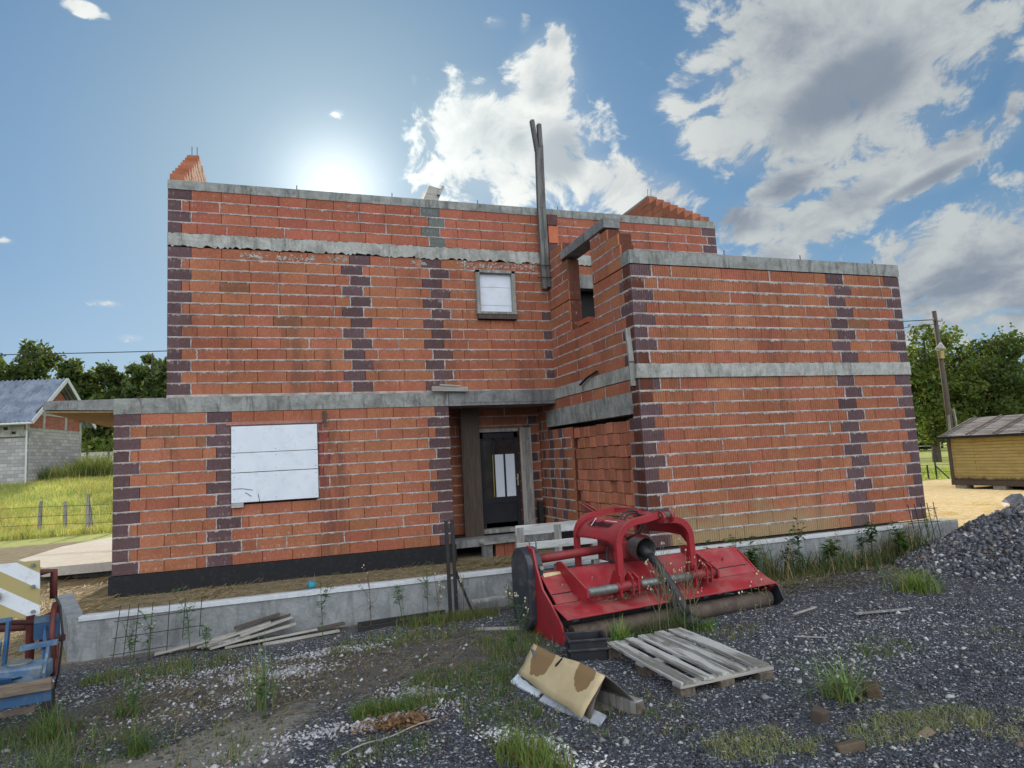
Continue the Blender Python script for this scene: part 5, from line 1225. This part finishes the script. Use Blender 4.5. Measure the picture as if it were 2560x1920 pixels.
for x_, y_ in fpts:
    mb = MB(); mb.tube([(x_, y_, -.2), (x_, y_, 1.5)], .09, 6); keep(mb.build('post', M['wood_grey']), fr_)
for z_ in (.7, 1.25):
    mb = MB(); mb.tube([(x_, y_, z_) for x_, y_ in fpts], .06, 5); keep(mb.build('rail', M['wood_grey']), fr_)

# ------------------------------------------------------------------ trees
def rand_unit(n):
    v = rng.normal(size=(n, 3)); return v/np.linalg.norm(v, axis=1, keepdims=True)
def leaves(C, S, tint, name, mat, parent):
    """one leaf quad per centre"""
    n = len(C); a = rand_unit(n); b2 = np.cross(a, rand_unit(n)); b2 /= np.linalg.norm(b2, axis=1, keepdims=True)
    a = a*S[:, None]; b2 = b2*S[:, None]*.62
    V = np.stack([C-a, C+b2*.9-a*.1, C+a, C-b2*.9+a*.1], 1).reshape(-1, 3); F = np.arange(n*4).reshape(n, 4)
    return np_mesh(name, V, F, mat, parent, tint=tint)
def tree(x, y, z0, H_, rx, label, name='broadleaf_tree', n=6000, lobes=38, leaf=.26, base=.18, hue=(.055, .085, .022), seed=1, cat='tree', group=None, kz=1.):
    global rng
    rng = np.random.default_rng(seed)
    t_ = thing(name, (x, y, z0), label, cat, group)
    cz = H_*(base+(1-base)/2); rz = H_*(1-base)/2
    LC = []; LR = []
    for i in range(lobes):
        u = rand_unit(1)[0]; q = rng.random()**.45
        c = np.array([u[0]*rx*q*.78, u[1]*rx*q*.78, cz+u[2]*rz*q*.80]); LC.append(c); LR.append(rx*rng.uniform(.14, .30))
    LC = np.array(LC); LR = np.array(LR)
    w = LR**2; idx = rng.choice(lobes, n, p=w/w.sum())
    u = rand_unit(n); rr = rng.random(n)**.33*rng.uniform(.75, 1.12, n)
    C = LC[idx]+u*(LR[idx]*rr)[:, None]*np.array([1, 1, .82])
    # stray sprigs
    k = n//14; sidx = rng.integers(0, lobes, k); us = rand_unit(k); C[:k] = LC[sidx]+us*(LR[sidx]*rng.uniform(1., 1.18, k))[:, None]
    C[:, 2] = np.maximum(C[:, 2], .3)
    lob = rng.uniform(.72, 1.25, lobes)
    tn = np.array(hue)[None, :]*(lob[idx]*rng.uniform(.7, 1.3, n))[:, None]; tn[:, 0] *= rng.uniform(.8, 1.35, n)
    leaves(C, rng.uniform(.6, 1.2, n)*leaf, tn, 'crown', M['leaf'], t_)
    mb = MB(); mb.tube([(0, 0, -.3), (.05*rx*.2, 0, H_*.3), (.1, .05, H_*.62), (.15, 0, H_*.85)], [H_*.028, H_*.022, H_*.012, H_*.004], 8)
    for i in range(8):
        c = LC[rng.integers(lobes)]; s_ = H_*rng.uniform(.22, .5); mb.tube([(0, 0, s_), tuple(c*.55+np.array([0, 0, s_])*.45), tuple(c)], [H_*.012, H_*.008, H_*.003], 5)
    mb.build('trunk', M['bark'], t_)
    return t_
LT = [(-33.5, 92, 16.0, 5.5, 0), (-29.6, 90, 16.8, 5.2, 1), (-26.4, 88, 14.0, 3.8, 0), (-22.9, 87, 14.3, 3.9, 1), (-20.2, 86.5, 13.0, 3.8, 0), (-18.0, 85, 13.2, 3.5, 1), (-14.6, 83, 15.3, 3.0, 2), (-12.6, 82, 12.2, 3.0, 0)]
TL = ['tallest spreading dark tree at the left edge of the tree line', 'large round dark tree above the barn roof', 'narrow mid green tree just right of the barn ridge', 'ragged dark tree behind the barn gable', 'low dark rounded tree in the middle of the left tree line',
      'dense dark tree left of the feathery pale one', 'feathery pale green tree rising closest to the house wall', 'dark tree partly hidden by the left house edge', 'dark tree wholly tucked behind the house corner']
HU = ((.062, .090, .028), (.080, .115, .034), (.11, .155, .06))
for i, (x_, y_, h_, rx_, k_) in enumerate(LT):
    tree(x_, y_, 2.0, h_*1.06, rx_*1.2, TL[i], n=8000, leaf=.34, hue=HU[k_], seed=40+i, group='tree line behind the barn', base=.08)
for i, (x_, y_, h_, rx_) in enumerate(((-27, 76, 5.5, 3.2), (-19.5, 74, 6.5, 3.4), (-14.5, 72, 5.2, 3.0), (-10.5, 71, 6.0, 3.2))):
    tree(x_, y_, 1.9, h_, rx_, ('low bright green bush in front of the trees behind the barn', 'light green bush beside the barn gable', 'leafy bush under the pale feathery tree', 'bush in the gap under the terrace canopy')[i], name='bush', n=4000, leaf=.26, hue=(.14, .20, .05), seed=70+i, cat='bush', group='bushes along the left field', base=.02)
RTN = ['big bright green tree directly behind the utility pole', 'wide dark rounded tree right of the utility pole', 'small dark tree at the right edge behind the hut roof', 'dark tree low at the far right edge']
for i, (x_, y_, h_, rx_, hu) in enumerate(((41.9, 33.4, 10.3, 3.9, (.105, .15, .04)), (46.2, 32.2, 9.3, 4.6, (.066, .10, .03)), (51.5, 32.5, 7.4, 3.0, (.045, .07, .024)))):
    tree(x_, y_, 0, h_, rx_, RTN[i], n=(10500, 13500, 6000, 6000)[i], lobes=64, leaf=.17, hue=hu, seed=90+i, group='trees behind the hut', base=.09)
# distant hedges
for i, (x_, y_) in enumerate(((72, 60), (84, 66))):
    tree(x_, y_, 0, 5.5, 7, ('distant hedge tree left of the far paddock', 'distant round tree in the far paddock', 'far tree right of the paddock', 'bushy tree beyond the rail fence')[i], n=3000, leaf=.4, hue=(.06, .09, .03), seed=110+i, group='distant trees over the right field', base=.02)

# ------------------------------------------------------------------ grass blades and plants
def blades(px, py, h, w, lean, tint, name, mat, z=None, parent=None):
    n = len(px); pz = gh(px, py) if z is None else z
    az = rng.uniform(0, 2*np.pi, n); side = az+np.pi/2
    K = 4; V = np.zeros((n, K*2, 3))
    for k in range(K):
        f = k/(K-1); ww = w*(1-f*.92)/2; r_ = lean*f**1.8*h; zz = h*f*(1-.30*lean*f)
        cx_ = px+np.cos(az)*r_; cy_ = py+np.sin(az)*r_
        V[:, 2*k, 0] = cx_-np.cos(side)*ww; V[:, 2*k, 1] = cy_-np.sin(side)*ww; V[:, 2*k, 2] = pz+zz
        V[:, 2*k+1, 0] = cx_+np.cos(side)*ww; V[:, 2*k+1, 1] = cy_+np.sin(side)*ww; V[:, 2*k+1, 2] = pz+zz
    b0 = (np.arange(n)*K*2)[:, None]
    F = np.concatenate([b0+np.array([2*k, 2*k+1, 2*k+3, 2*k+2]) for k in range(K-1)], 1).reshape(-1, 4)
    return np_mesh(name, V.reshape(-1, 3), F, mat, parent, tint=np.repeat(tint, K-1, 0))
def gtint(n, base, dry=.0, drycol=(.28, .22, .11), jit=.35):
    t_ = np.array(base)[None, :]*rng.uniform(1-jit, 1+jit, n)[:, None]; t_[:, 0] *= rng.uniform(.8, 1.3, n)
    m_ = rng.random(n) < dry; t_[m_] = np.array(drycol)*rng.uniform(.7, 1.2, m_.sum())[:, None]; return t_
GREEN = (.10, .16, .045)
rng = np.random.default_rng(5)
def patch(cx_, cy_, rx, ry, n, h, name, w=.006, base=GREEN, dry=.15, lean=(.3, 1.1), rot=0.):
    r_ = np.sqrt(rng.random(n))*rng.uniform(.55, 1.05, n); a = rng.uniform(0, 2*np.pi, n); u = np.cos(a)*r_*rx; v = np.sin(a)*r_*ry
    # clumped
    cl = rng.integers(0, max(4, n//28), n); cj = rng.normal(0, .05, (max(4, n//28), 2)); cu = rng.uniform(-1, 1, (max(4, n//28), 2))
    m_ = rng.random(n) < .6; rr2 = np.sqrt((cu**2).sum(1)); cu = cu/np.maximum(1, rr2)[:, None]
    u[m_] = cu[cl[m_], 0]*rx+rng.normal(0, .035, m_.sum()); v[m_] = cu[cl[m_], 1]*ry+rng.normal(0, .035, m_.sum())
    X_ = cx_+u*math.cos(rot)-v*math.sin(rot); Y_ = cy_+u*math.sin(rot)+v*math.cos(rot)
    o = blades(X_, Y_, rng.uniform(.35, 1.15, n)*h, w*rng.uniform(.6, 1.3, n), rng.uniform(*lean, n), gtint(n, base, dry), name, M['grass'])
    tag(o, kind='stuff'); return o
patch(1.55, 5.75, .6, .5, 2300, .09, 'grass_patch', base=(.085, .145, .04)); patch(1.5, 4.8, .36, .55, 900, .09, 'grass_patch'); patch(1.38, 3.95, .16, .35, 900, .15, 'grass_patch', base=(.14, .21, .045), w=.008)
patch(.75, 5.35, .36, .18, 1300, .11, 'grass_patch', base=(.10, .17, .04)); patch(-.6, 5.3, .9, .6, 420, .13, 'grass_patch', dry=.3); patch(-1.45, 5.4, .5, .6, 520, .2, 'grass_patch', base=(.10, .155, .05), dry=.1)
patch(-1.9, 5.9, .5, .3, 420, .25, 'grass_patch', base=(.08, .13, .04)); patch(1.2, 7.6, .9, .4, 1500, .10, 'grass_patch', dry=.3); patch(2.2, 6.6, .4, .6, 1200, .12, 'grass_patch', dry=.2); patch(1.9, 8.25, .7, .2, 1600, .16, 'grass_patch', dry=.3)
patch(2.7, 3.55, .35, .22, 1300, .055, 'grass_patch', base=(.27, .33, .12), dry=.3, w=.004, lean=(.8, 1.6)); patch(3.75, 3.35, .55, .2, 1700, .06, 'grass_patch', base=(.25, .31, .12), dry=.3, w=.004, lean=(.8, 1.6)); patch(4.6, 2.95, .7, .25, 1600, .06, 'grass_patch', base=(.28, .32, .13), dry=.4, w=.004, lean=(.8, 1.6), rot=-.25)
patch(4.9, 4.7, .4, .3, 300, .09, 'grass_patch'); patch(3.3, 7.0, 1.2, .12, 500, .1, 'grass_patch'); patch(6.3, 7.7, .9, .35, 900, .09, 'grass_patch', dry=.5); patch(7.4, 8.05, 1.2, .25, 1300, .15, 'grass_patch', dry=.35, base=(.07, .12, .035))
patch(3.8, 5.9, .8, .25, 700, .06, 'grass_patch', dry=.3); patch(2.3, 4.3, .5, .5, 500, .06, 'grass_patch', dry=.3); patch(6.8, 4.3, 1.2, .5, 500, .05, 'grass_patch', dry=.4); patch(.6, 4.6, .4, .25, 600, .06, 'grass_patch')
patch(.2, 6.4, 1.4, .5, 900, .05, 'grass_patch', dry=.6); patch(-1.2, 7.6, .7, .35, 1300, .13, 'grass_patch', dry=.3)
# straw and hay behind the low wall, and on the sunlit lot
def straw(x0, x1, y0, y1, n, name, L=(.05, .16), col=(.30, .22, .12), zj=.03, clump=True):
    X_ = rng.uniform(x0, x1, n); Y_ = rng.uniform(y0, y1, n)
    if clump:
        k = 60; cx_ = rng.uniform(x0, x1, k); cy_ = rng.uniform(y0, y1, k); i = rng.integers(0, k, n); m_ = rng.random(n) < .5
        X_[m_] = cx_[i[m_]]+rng.normal(0, .16, m_.sum()); Y_[m_] = np.clip(cy_[i[m_]]+rng.normal(0, .10, m_.sum()), y0, y1)
    l = rng.uniform(*L, n); a = rng.uniform(0, np.pi, n); Z_ = gh(X_, Y_)+rng.uniform(0, zj, n); dz = rng.normal(0, .2, n)*l; w = .0022+.0000*l
    dx, dy = np.cos(a)*l/2, np.sin(a)*l/2; sx_, sy_ = -np.sin(a)*w, np.cos(a)*w
    V = np.stack([np.stack([X_-dx-sx_, Y_-dy-sy_, Z_], 1), np.stack([X_+dx-sx_, Y_+dy-sy_, Z_+dz], 1), np.stack([X_+dx+sx_, Y_+dy+sy_, Z_+dz+.003], 1), np.stack([X_-dx+sx_, Y_-dy+sy_, Z_+.003], 1)], 1).reshape(-1, 3)
    F = np.arange(n*4).reshape(n, 4); t_ = np.array(col)[None, :]*rng.uniform(.45, 1.5, n)[:, None]
    return tag(np_mesh(name, V, F, M['dry'], tint=t_), kind='stuff')
straw(-2.9, 5.1, 8.9, 12.2, 17000, 'straw', col=(.23, .185, .11)); straw(-5.5, -2.6, 9.0, 14.8, 6000, 'straw', L=(.08, .22)); straw(10.9, 18, 8.9, 20, 7000, 'straw', L=(.1, .3), col=(.6, .46, .26), zj=.05)
straw(-1.6, 2.2, 5.6, 7.4, 2200, 'dry_stalks', L=(.04, .14), col=(.16, .13, .09), zj=.02); straw(5.2, 8.4, 6.9, 8.4, 1800, 'dry_stalks', L=(.08, .25), col=(.17, .14, .10), zj=.03)
# tall grass on the field at the left, and the far right field
def field(x0, x1, y0, y1, n, h, w, base, dry, name, cond=None):
    X_ = rng.uniform(x0, x1, n); Y_ = y0+(y1-y0)*rng.random(n)**1.2
    if cond is not None: k = cond(X_, Y_); X_, Y_ = X_[k], Y_[k]
    n = len(X_); gt_ = gtint(n, base, dry, (.50, .43, .18)); gt_ *= (1+.30*wob(X_*.9, Y_*.55))[:, None]*np.stack([1-.12*wob(X_*.5, Y_*.8), np.ones(n), np.ones(n)], 1)
    o = blades(X_, Y_, rng.uniform(.4, 1.2, n)*h*(1+.4*wob(X_*1.1, Y_)), w*rng.uniform(.7, 1.4, n), rng.uniform(.2, .9, n), gt_, name, M['grass']); return tag(o, kind='stuff')
vis = lambda X_, Y_: (X_/Y_ > -.40) & (X_/Y_ < -.16)
field(-22, -4, 26.6, 48, 75000, .34, .026, (.31, .36, .12), .3, 'tall_field_grass', vis)
field(22, 34, 20.8, 30, 9000, .2, .03, (.26, .34, .08), .1, 'meadow_grass')
# rough weeds at the barn foot
for i, (x_, y_, h_) in enumerate(((-13.5, 47.5, 1.1), (-12.6, 49.2, 1.6), (-11.8, 50.5, 1.9), (-12.9, 51.5, 1.7), (-11.0, 49.5, 1.4))):
    n = 500; px_ = x_+rng.normal(0, .5, n); py_ = y_+rng.normal(0, .4, n)
    o = blades(px_, py_, rng.uniform(.3, 1.2, n)*h_, np.full(n, .05), rng.uniform(.2, .8, n), gtint(n, (.13, .18, .05), .15), 'weed_clump', M['grass'])
    tag(o, ('knee high weed clump at the barn corner', 'pale weed clump along the barn gable', 'tallest weed clump right of the barn gable', 'weed clump against the rear of the barn gable', 'weed clump in front of the white boundary wall')[i], 'weeds', 'weeds round the barn')
# separate tufts
def tuft(x, y, n, h, label, name='grass_tuft', spread=.05, w=.008, base=GREEN, dry=.06, lean=(.4, 1.3), cat='grass', group='grass tufts in the yard'):
    px_ = x+rng.normal(0, spread, n); py_ = y+rng.normal(0, spread, n)
    o = blades(px_, py_, rng.uniform(.45, 1.15, n)*h, w*rng.uniform(.7, 1.3, n), rng.uniform(*lean, n), gtint(n, base, dry), name, M['grass'])
    return tag(o, label, cat, group)
tuft(3.75, 3.95, 105, .38, 'big spreading grass tuft growing on the gravel at lower right', w=.013, spread=.07, base=(.17, .25, .09), lean=(.5, 1.9))
tuft(7.35, 6.35, 300, .36, 'bright grass tuft at the foot of the gravel heap', w=.011, spread=.12, base=(.15, .23, .055))
tuft(-.22, 5.9, 40, .62, 'tall pale grass clump standing in the white gravel at left', w=.012, spread=.06, base=(.14, .19, .09), lean=(.15, .9))
tuft(-1.25, 6.3, 90, .25, 'low grass tuft beside the blue implement', base=(.09, .15, .04)); tuft(-1.7, 6.0, 110, .36, 'long thin grass under the right leg of the blue implement', base=(.11, .17, .05), lean=(.3, .9))
tuft(-1.0, 5.4, 110, .24, 'green tuft on the bare soil at lower left', base=(.09, .16, .04)); tuft(-1.45, 5.05, 90, .30, 'thin upright grass at the bottom left corner')
tuft(3.05, 5.98, 130, .30, 'bright leafy tuft right of the black crate', base=(.14, .26, .05), w=.014, lean=(.2, .7)); tuft(3.55, 6.15, 260, .22, 'fine dark grass in front of the roller', base=(.07, .11, .035), spread=.14); tuft(4.15, 6.15, 60, .14, 'small green sprout beside the end of the drive shaft', base=(.13, .25, .05), w=.014)
tuft(3.9, 6.2, 200, .30, 'dark grass clump round the lower drive shaft', base=(.07, .12, .04), spread=.10)
for i, (x_, y_, h_, n_) in enumerate(((5.9, 8.30, .28, 90), (6.7, 8.25, .70, 130), (7.5, 8.25, .40, 170), (8.2, 8.2, .40, 180), (8.9, 8.25, .36, 180), (9.4, 8.3, .60, 240))):
    tuft(x_, y_, n_, h_, ('leafy weed clump just right of the mulcher by the wall', 'tallest grass clump against the wing wall', 'rank grass clump right of the tallest one by the wall', 'dense green grass in the middle of the wall foot', 'low grass clump left of the rebar mesh', 'thin grass growing through the right rebar mesh')[i], spread=.24, w=.017, base=(.055, .095, .035), dry=.28, lean=(.2, 1.3), group='rank grass along the wall', name='grass_clump')
# flowering stalks and broad-leaf weeds
def weed(x, y, h, label, seed, leaf=.055, nleaf=34, heads=0, col=(.09, .15, .055), headcol=(.55, .52, .42), lean=.08, branches=3, name='weed', group='tall weeds by the low wall'):
    r = random.Random(seed); z0 = gz(x, y); t_ = thing(name, (x, y, z0), label, 'weed', group)
    mb = MB(); tips = []
    lx, ly = r.uniform(-lean, lean), r.uniform(-lean, lean)*.4
    P = [(0, 0, -.03), (lx*.4, ly*.4, h*.5), (lx*1.2, ly, h)]; mb.tube(P, [.005, .004, .002], 5, 0, col=tuple(c*.9 for c in col)); tips.append(P[-1]); seg = [P]
    for k in range(branches):
        f = r.uniform(.25, .7); a = r.uniform(0, 6.3); b0 = (lx*f, ly*f, h*f); L = h*r.uniform(.25, .5); e = (b0[0]+math.cos(a)*L*.45, b0[1]+math.sin(a)*L*.3, b0[2]+L*.8)
        mb.tube([b0, ((b0[0]+e[0])/2+.01, (b0[1]+e[1])/2, (b0[2]+e[2])/2-.01), e], [.003, .0025, .0015], 4, 0, col=col); tips.append(e); seg.append([b0, e])
    mb.build('stem', M['dry'], t_)
    mb = MB()
    for k in range(nleaf):
        s_ = seg[r.randrange(len(seg))]; i = r.randrange(len(s_)-1); f = r.random(); p = Vector(s_[i]).lerp(Vector(s_[i+1]), f); a = r.uniform(0, 6.3); L = leaf*r.uniform(.6, 1.5)
        d = Vector((math.cos(a), math.sin(a)*.9, r.uniform(-.2, .7))).normalized(); s2 = d.cross(Vector((0, 0, 1))).normalized()*L*.2; c = tuple(v*r.uniform(.7, 1.3) for v in col)
        mb.add([p, p+d*L*.5+s2, p+d*L+Vector((0, 0, -L*.2)), p+d*L*.5-s2], [(0, 1, 2, 3)], 0, c)
    mb.build('leaves', M['grass'], t_)
    if heads:
        mb = MB()
        for k in range(heads):
            p = Vector(tips[r.randrange(len(tips))])+Vector((r.uniform(-.02, .02), r.uniform(-.02, .02), r.uniform(-.03, .02))); s_ = r.uniform(.006, .012)
            mb.tube([p-Vector((0, 0, s_)), p, p+Vector((0, 0, s_))], [s_*.5, s_, s_*.4], 6, 0, col=headcol)
        tag(mb.build('flower_heads', M['dry'], t_), kind='stuff')
    return t_
WD = [(-1.6, 8.2, .45, 'bushy green weed left of the first rebar bars'), (-1.05, 8.3, .78, 'thistle like weed standing at the right end of the leaning mesh'), (-1.45, 8.15, .5, 'white flowered weed in front of the rebar mesh'), (-.85, 8.05, .36, 'low weed at the base of the plank pile'),
      (.35, 8.15, .70, 'tall leafy weed right of the plank pile'), (.92, 8.35, .68, 'dead brown stalk left of the steel channel'), (1.3, 8.3, .5, 'wispy weed in the middle of the low wall'), (1.62, 8.35, .75, 'branched weed left of the steel stand'), (1.75, 8.3, .6, 'dry stalk touching the steel stand'),
      (2.05, 8.25, .55, 'dry seed stalk in front of the steel brace'), (2.75, 8.2, .5, 'green weed left of the belt cover'), (2.6, 8.1, .4, 'brown dried weed left of the belt cover'), (2.18, 6.45, .55, 'slender leafy weed left of the cardboard'), (2.02, 6.2, .35, 'short curled weed near the cardboard corner'),
      (-.2, 5.7, .42, 'weed growing out of the tall pale grass clump'), (-1.15, 6.1, .45, 'dark leafy weed beside the blue implement'), (6.1, 8.2, .75, 'weed with drooping leaves right of the mulcher'), (7.9, 8.2, .65, 'seed stalk weed among the rank grass'), (9.9, 8.2, .6, 'weed under the right rebar mesh'), (10.9, 8.9, .7, 'dry dark weed past the right end of the wall')]
for i, (x_, y_, h_, lb) in enumerate(WD):
    brown = i in (5, 8, 9, 11, 17, 19); weed(x_, y_, h_, lb, 200+i, heads=14 if i in (2, 8, 12, 17) else (6 if brown else 0), col=(.16, .12, .08) if brown else (.085, .14, .05), nleaf=14 if brown else 52, branches=6 if brown else 4, leaf=.085 if i == 16 else .055)
for i, (x_, y_, h_) in enumerate(((5.75, 8.25, .55), (6.35, 8.15, .62), (6.95, 8.1, .50), (7.25, 8.2, .80), (7.7, 8.05, .45), (8.35, 8.1, .6), (8.65, 8.2, .7), (9.15, 8.1, .5))):
    weed(x_, y_, h_, ('broad leaved weed beside the right end of the mulcher', 'arching broad leaved weed left of the tallest grass', 'low bushy weed right of the tallest grass', 'upright leafy weed reaching over the wing wall base', 'short bushy weed in front of the rank grass',
         'leafy weed in the middle of the rank grass', 'tall leafy weed left of the right rebar mesh', 'low leafy weed beside the foot of the gravel heap')[i], 260+i, nleaf=90, branches=7, leaf=(.10, .12, .07)[i % 3], col=((.05, .085, .03), (.075, .125, .04), (.045, .075, .03))[i % 3], group='broad leaved weeds along the wall')
for i, (x_, y_, h_) in enumerate(((3.50, 6.0, .80), (3.62, 6.02, .95), (3.75, 5.95, .85), (3.90, 6.0, .98), (3.98, 6.05, .75), (4.65, 5.95, .45), (4.78, 6.05, .55), (4.40, 5.9, .40), (5.0, 6.15, .42))):
    weed(x_, y_, h_, ('leftmost of the thin stalks rising before the mulcher', 'pale stalk left of the drive shaft', 'leaning thin stalk crossing the drive shaft', 'tallest seed stalk in front of the gearbox', 'thin stalk hugging the drive shaft', 'white headed stalk before the right roller half',
         'taller white headed stalk before the slide rail end', 'short white headed stalk low by the roller', 'rightmost white headed stalk by the roller')[i], 300+i, heads=10 if i < 5 else 2, nleaf=6, col=(.22, .20, .12), headcol=(.55, .47, .36) if i < 5 else (.75, .74, .68), branches=6 if i < 5 else 0, name='seed_stalk', group='thin stalks before the mulcher')
# brown dead leaf heap
mb = MB(); r = random.Random(9)
for i in range(420):
    x = .72+r.gauss(0, .14); y = 4.98+r.gauss(0, .07); z = gz(x, y)+r.uniform(.005, .05); L = r.uniform(.012, .03); a = r.uniform(0, 6.3); k = r.uniform(.6, 1.3)
    mb.add([(x, y, z), (x+math.cos(a)*L, y+math.sin(a)*L, z+r.uniform(0, .015)), (x+math.cos(a+.7)*L*1.2, y+math.sin(a+.7)*L*1.2, z+r.uniform(-.005, .02)), (x+math.cos(a+1.4)*L, y+math.sin(a+1.4)*L, z)], [(0, 1, 2, 3)], 0, (.26*k, .15*k, .075*k))
tag(mb.build('dead_leaves', M['dry']), kind='stuff')
mb = MB(); P = [(.30+.07*i, 4.62+.035*i+.02*math.sin(i*.5), gz(.3+.07*i, 4.65)+.012+.01*math.sin(i)) for i in range(11)]; mb.tube(P, .005, 5); tag(mb.build('twig', M['wood_plank']), 'long thin dry twig lying on the gravel at lower centre', 'twig')
mb = MB(); mb.beam((4.62, 5.38, .03), (4.82, 5.20, .035), .012, .01); tag(mb.build('stick', M['wood_plank']), 'short pale stick on the gravel right of the pallet', 'stick')
mb = MB(); mb.beam((5.75, 5.75, .03), (6.35, 5.62, .03), .05, .012); tag(mb.build('wood_scrap', M['wood_grey']), 'flat grey wood scrap lying on the gravel at right', 'wood scrap')
mb = MB(); mb.beam((5.2, 6.05, .03), (5.6, 6.15, .04), .03, .012); tag(mb.build('wood_scrap', M['wood_plank']), 'curved tan bark strip on the gravel at right', 'wood scrap')

# ------------------------------------------------------------------ gravel
OCT = np.array([(1, 0, 0), (-1, 0, 0), (0, 1, 0), (0, -1, 0), (0, 0, 1), (0, 0, -1)], float)
OF = np.array([(0, 2, 4), (2, 1, 4), (1, 3, 4), (3, 0, 4), (2, 0, 5), (1, 2, 5), (3, 1, 5), (0, 3, 5)])
def stones(X_, Y_, S, tint, name, flat=.6, zoff=.2):
    n = len(X_); Z_ = gh(X_, Y_)+S*zoff
    V = OCT[None]*rng.uniform(.6, 1.25, (n, 6, 1)); V[:, :, 2] *= flat; V += rng.normal(0, .16, V.shape)
    a = rng.uniform(0, 2*np.pi, n); c, s = np.cos(a)[:, None], np.sin(a)[:, None]
    x = V[:, :, 0]*c-V[:, :, 1]*s; y = V[:, :, 0]*s+V[:, :, 1]*c; tl = rng.normal(0, .4, n)[:, None]; z = V[:, :, 2]+x*tl
    W_ = np.stack([x, y, z], 2)*S[:, None, None]+np.stack([X_, Y_, Z_], 1)[:, None]
    F = (OF[None]+(np.arange(n)*6)[:, None, None]).reshape(-1, 3)
    return tag(np_mesh(name, W_.reshape(-1, 3), F, M['stone'], tint=np.repeat(tint, 8, 0)), kind='stuff')
def gcol(n, white=.12):
    g = rng.uniform(.035, .155, n); t_ = np.stack([g*.93, g*.98, g*1.13], 1); m_ = rng.random(n) < white; w_ = rng.uniform(.18, .48, m_.sum()); t_[m_] = np.stack([w_, w_*.99, w_*.97], 1)
    b2 = rng.random(n) < .05; t_[b2] = np.array((.15, .12, .09)); return t_
def dirtmask(X_, Y_):
    q = np.sqrt(((X_-.2)/2.5)**2+((Y_-6.6)/.8)**2); q2 = np.sqrt(((X_+.9)/1.2)**2+((Y_-4.9-(X_+.9)*.6)/.55)**2); return 1-sstep(np.minimum(q, q2)+.25*wob(X_*1.7, Y_*1.7), .75, 1.25)
N = 175000
Y_ = 2.5+6.0*rng.random(N)**1.15; X_ = Y_*(rng.uniform(-.36, 1.62, N)); k = (X_ < 11.5) & (rng.random(N) > dirtmask(X_, Y_)*.86); X_, Y_ = X_[k], Y_[k]
stones(X_, Y_, rng.lognormal(math.log(.0070), .38, len(X_)), gcol(len(X_), .065), 'gravel')
N = 1500; Y_ = 2.6+5.8*rng.random(N); X_ = Y_*(rng.uniform(-.36, 1.5, N)); k = X_ < 10; X_, Y_ = X_[k], Y_[k]; stones(X_, Y_, rng.lognormal(math.log(.017), .35, len(X_)), gcol(len(X_), .72), 'gravel')
# the heap
N = 26000; X_ = rng.uniform(7.8, 13.5, N); Y_ = rng.uniform(4.2, 8.7, N); k = gh(X_, Y_) > .05-(np.clip(Y_, 2, 8.5)-4)*.03+.035; X_, Y_ = X_[k], Y_[k]
stones(X_, Y_, rng.lognormal(math.log(.027), .33, len(X_)), gcol(len(X_), .10)*1.15, 'gravel_heap', .7, .25)
# white limestone chips
def chips(cx_, cy_, rx, ry, n, s, rot=0.):
    u = rng.normal(0, .5, n)*rx; v = rng.normal(0, .5, n)*ry; X_ = cx_+u*math.cos(rot)-v*math.sin(rot); Y_ = cy_+u*math.sin(rot)+v*math.cos(rot)
    g = rng.uniform(.24, .52, n); stones(X_, Y_, rng.lognormal(math.log(s), .4, n), np.stack([g, g, g*1.03], 1), 'white_chips')
chips(-.9, 7.3, 1.2, .5, 1100, .010); chips(-.1, 6.9, .6, .25, 1100, .011); chips(-.6, 6.2, 1.0, .4, 600, .010, .1); chips(1.0, 5.55, .3, .5, 700, .011, .3); chips(.3, 5.1, .6, .15, 400, .014); chips(-.9, 4.5, .8, .3, 700, .013, .5); chips(.4, 7.5, .7, .2, 500, .012); chips(5.2, 5.2, 2.2, 1.0, 1300, .009); chips(4.6, 4.6, .8, .4, 160, .014); chips(-.1, 4.3, .8, .25, 500, .012, .3)
# spilled white plaster flakes
u = np.clip(rng.normal(0, 1, 900), -1.6, 1.6); v = rng.normal(0, .07, 900); X_ = 1.50+u*.12+v; Y_ = 4.10+u*-.30+rng.normal(0, .08, 900); g = rng.uniform(.62, .8, 900)
stones(X_, Y_, rng.lognormal(math.log(.013), .4, 900), np.stack([g, g, g], 1), 'plaster_flakes', .22, .15)
# soil clods
N = 5000; X_ = rng.uniform(-2.4, 2.6, N); Y_ = rng.uniform(5.2, 8.4, N); k = rng.random(N) < dirtmask(X_, Y_)+.08; X_, Y_ = X_[k], Y_[k]; g = rng.uniform(.05, .13, len(X_))
stones(X_, Y_, rng.lognormal(math.log(.013), .5, len(X_)), np.stack([g*1.1, g*.95, g*.75], 1), 'soil_clods', .7, .0)
# torn sheeting on the heap
tp = thing('torn_sheeting', (12.4, 8.1, .6), 'torn black and white plastic sheeting sticking out of the gravel heap', 'plastic sheet')
r = random.Random(3); mb = MB(); V = []; n = 26
for i in range(n+1):
    f = i/n; x = 10.95+2.2*f; y = 7.55+.10*math.sin(i*1.1)+r.uniform(-.03, .03); zt = .74+.36*f+.06*math.sin(i*.9)+r.uniform(-.09, .07); V += [(x, y+.05, .35), (x+.02, y-.04, zt-.16), (x+r.uniform(-.03, .03), y+.03, zt), (x, y+.12, zt-.07)]
mb.add(V, [f_ for i in range(n) for f_ in ((i*4, i*4+4, i*4+5, i*4+1), (i*4+1, i*4+5, i*4+6, i*4+2), (i*4+2, i*4+6, i*4+7, i*4+3))]); o = keep(mb.build('dark_sheet', M['pile_sheet']), tp); o.modifiers.new('t', 'SOLIDIFY').thickness = .008
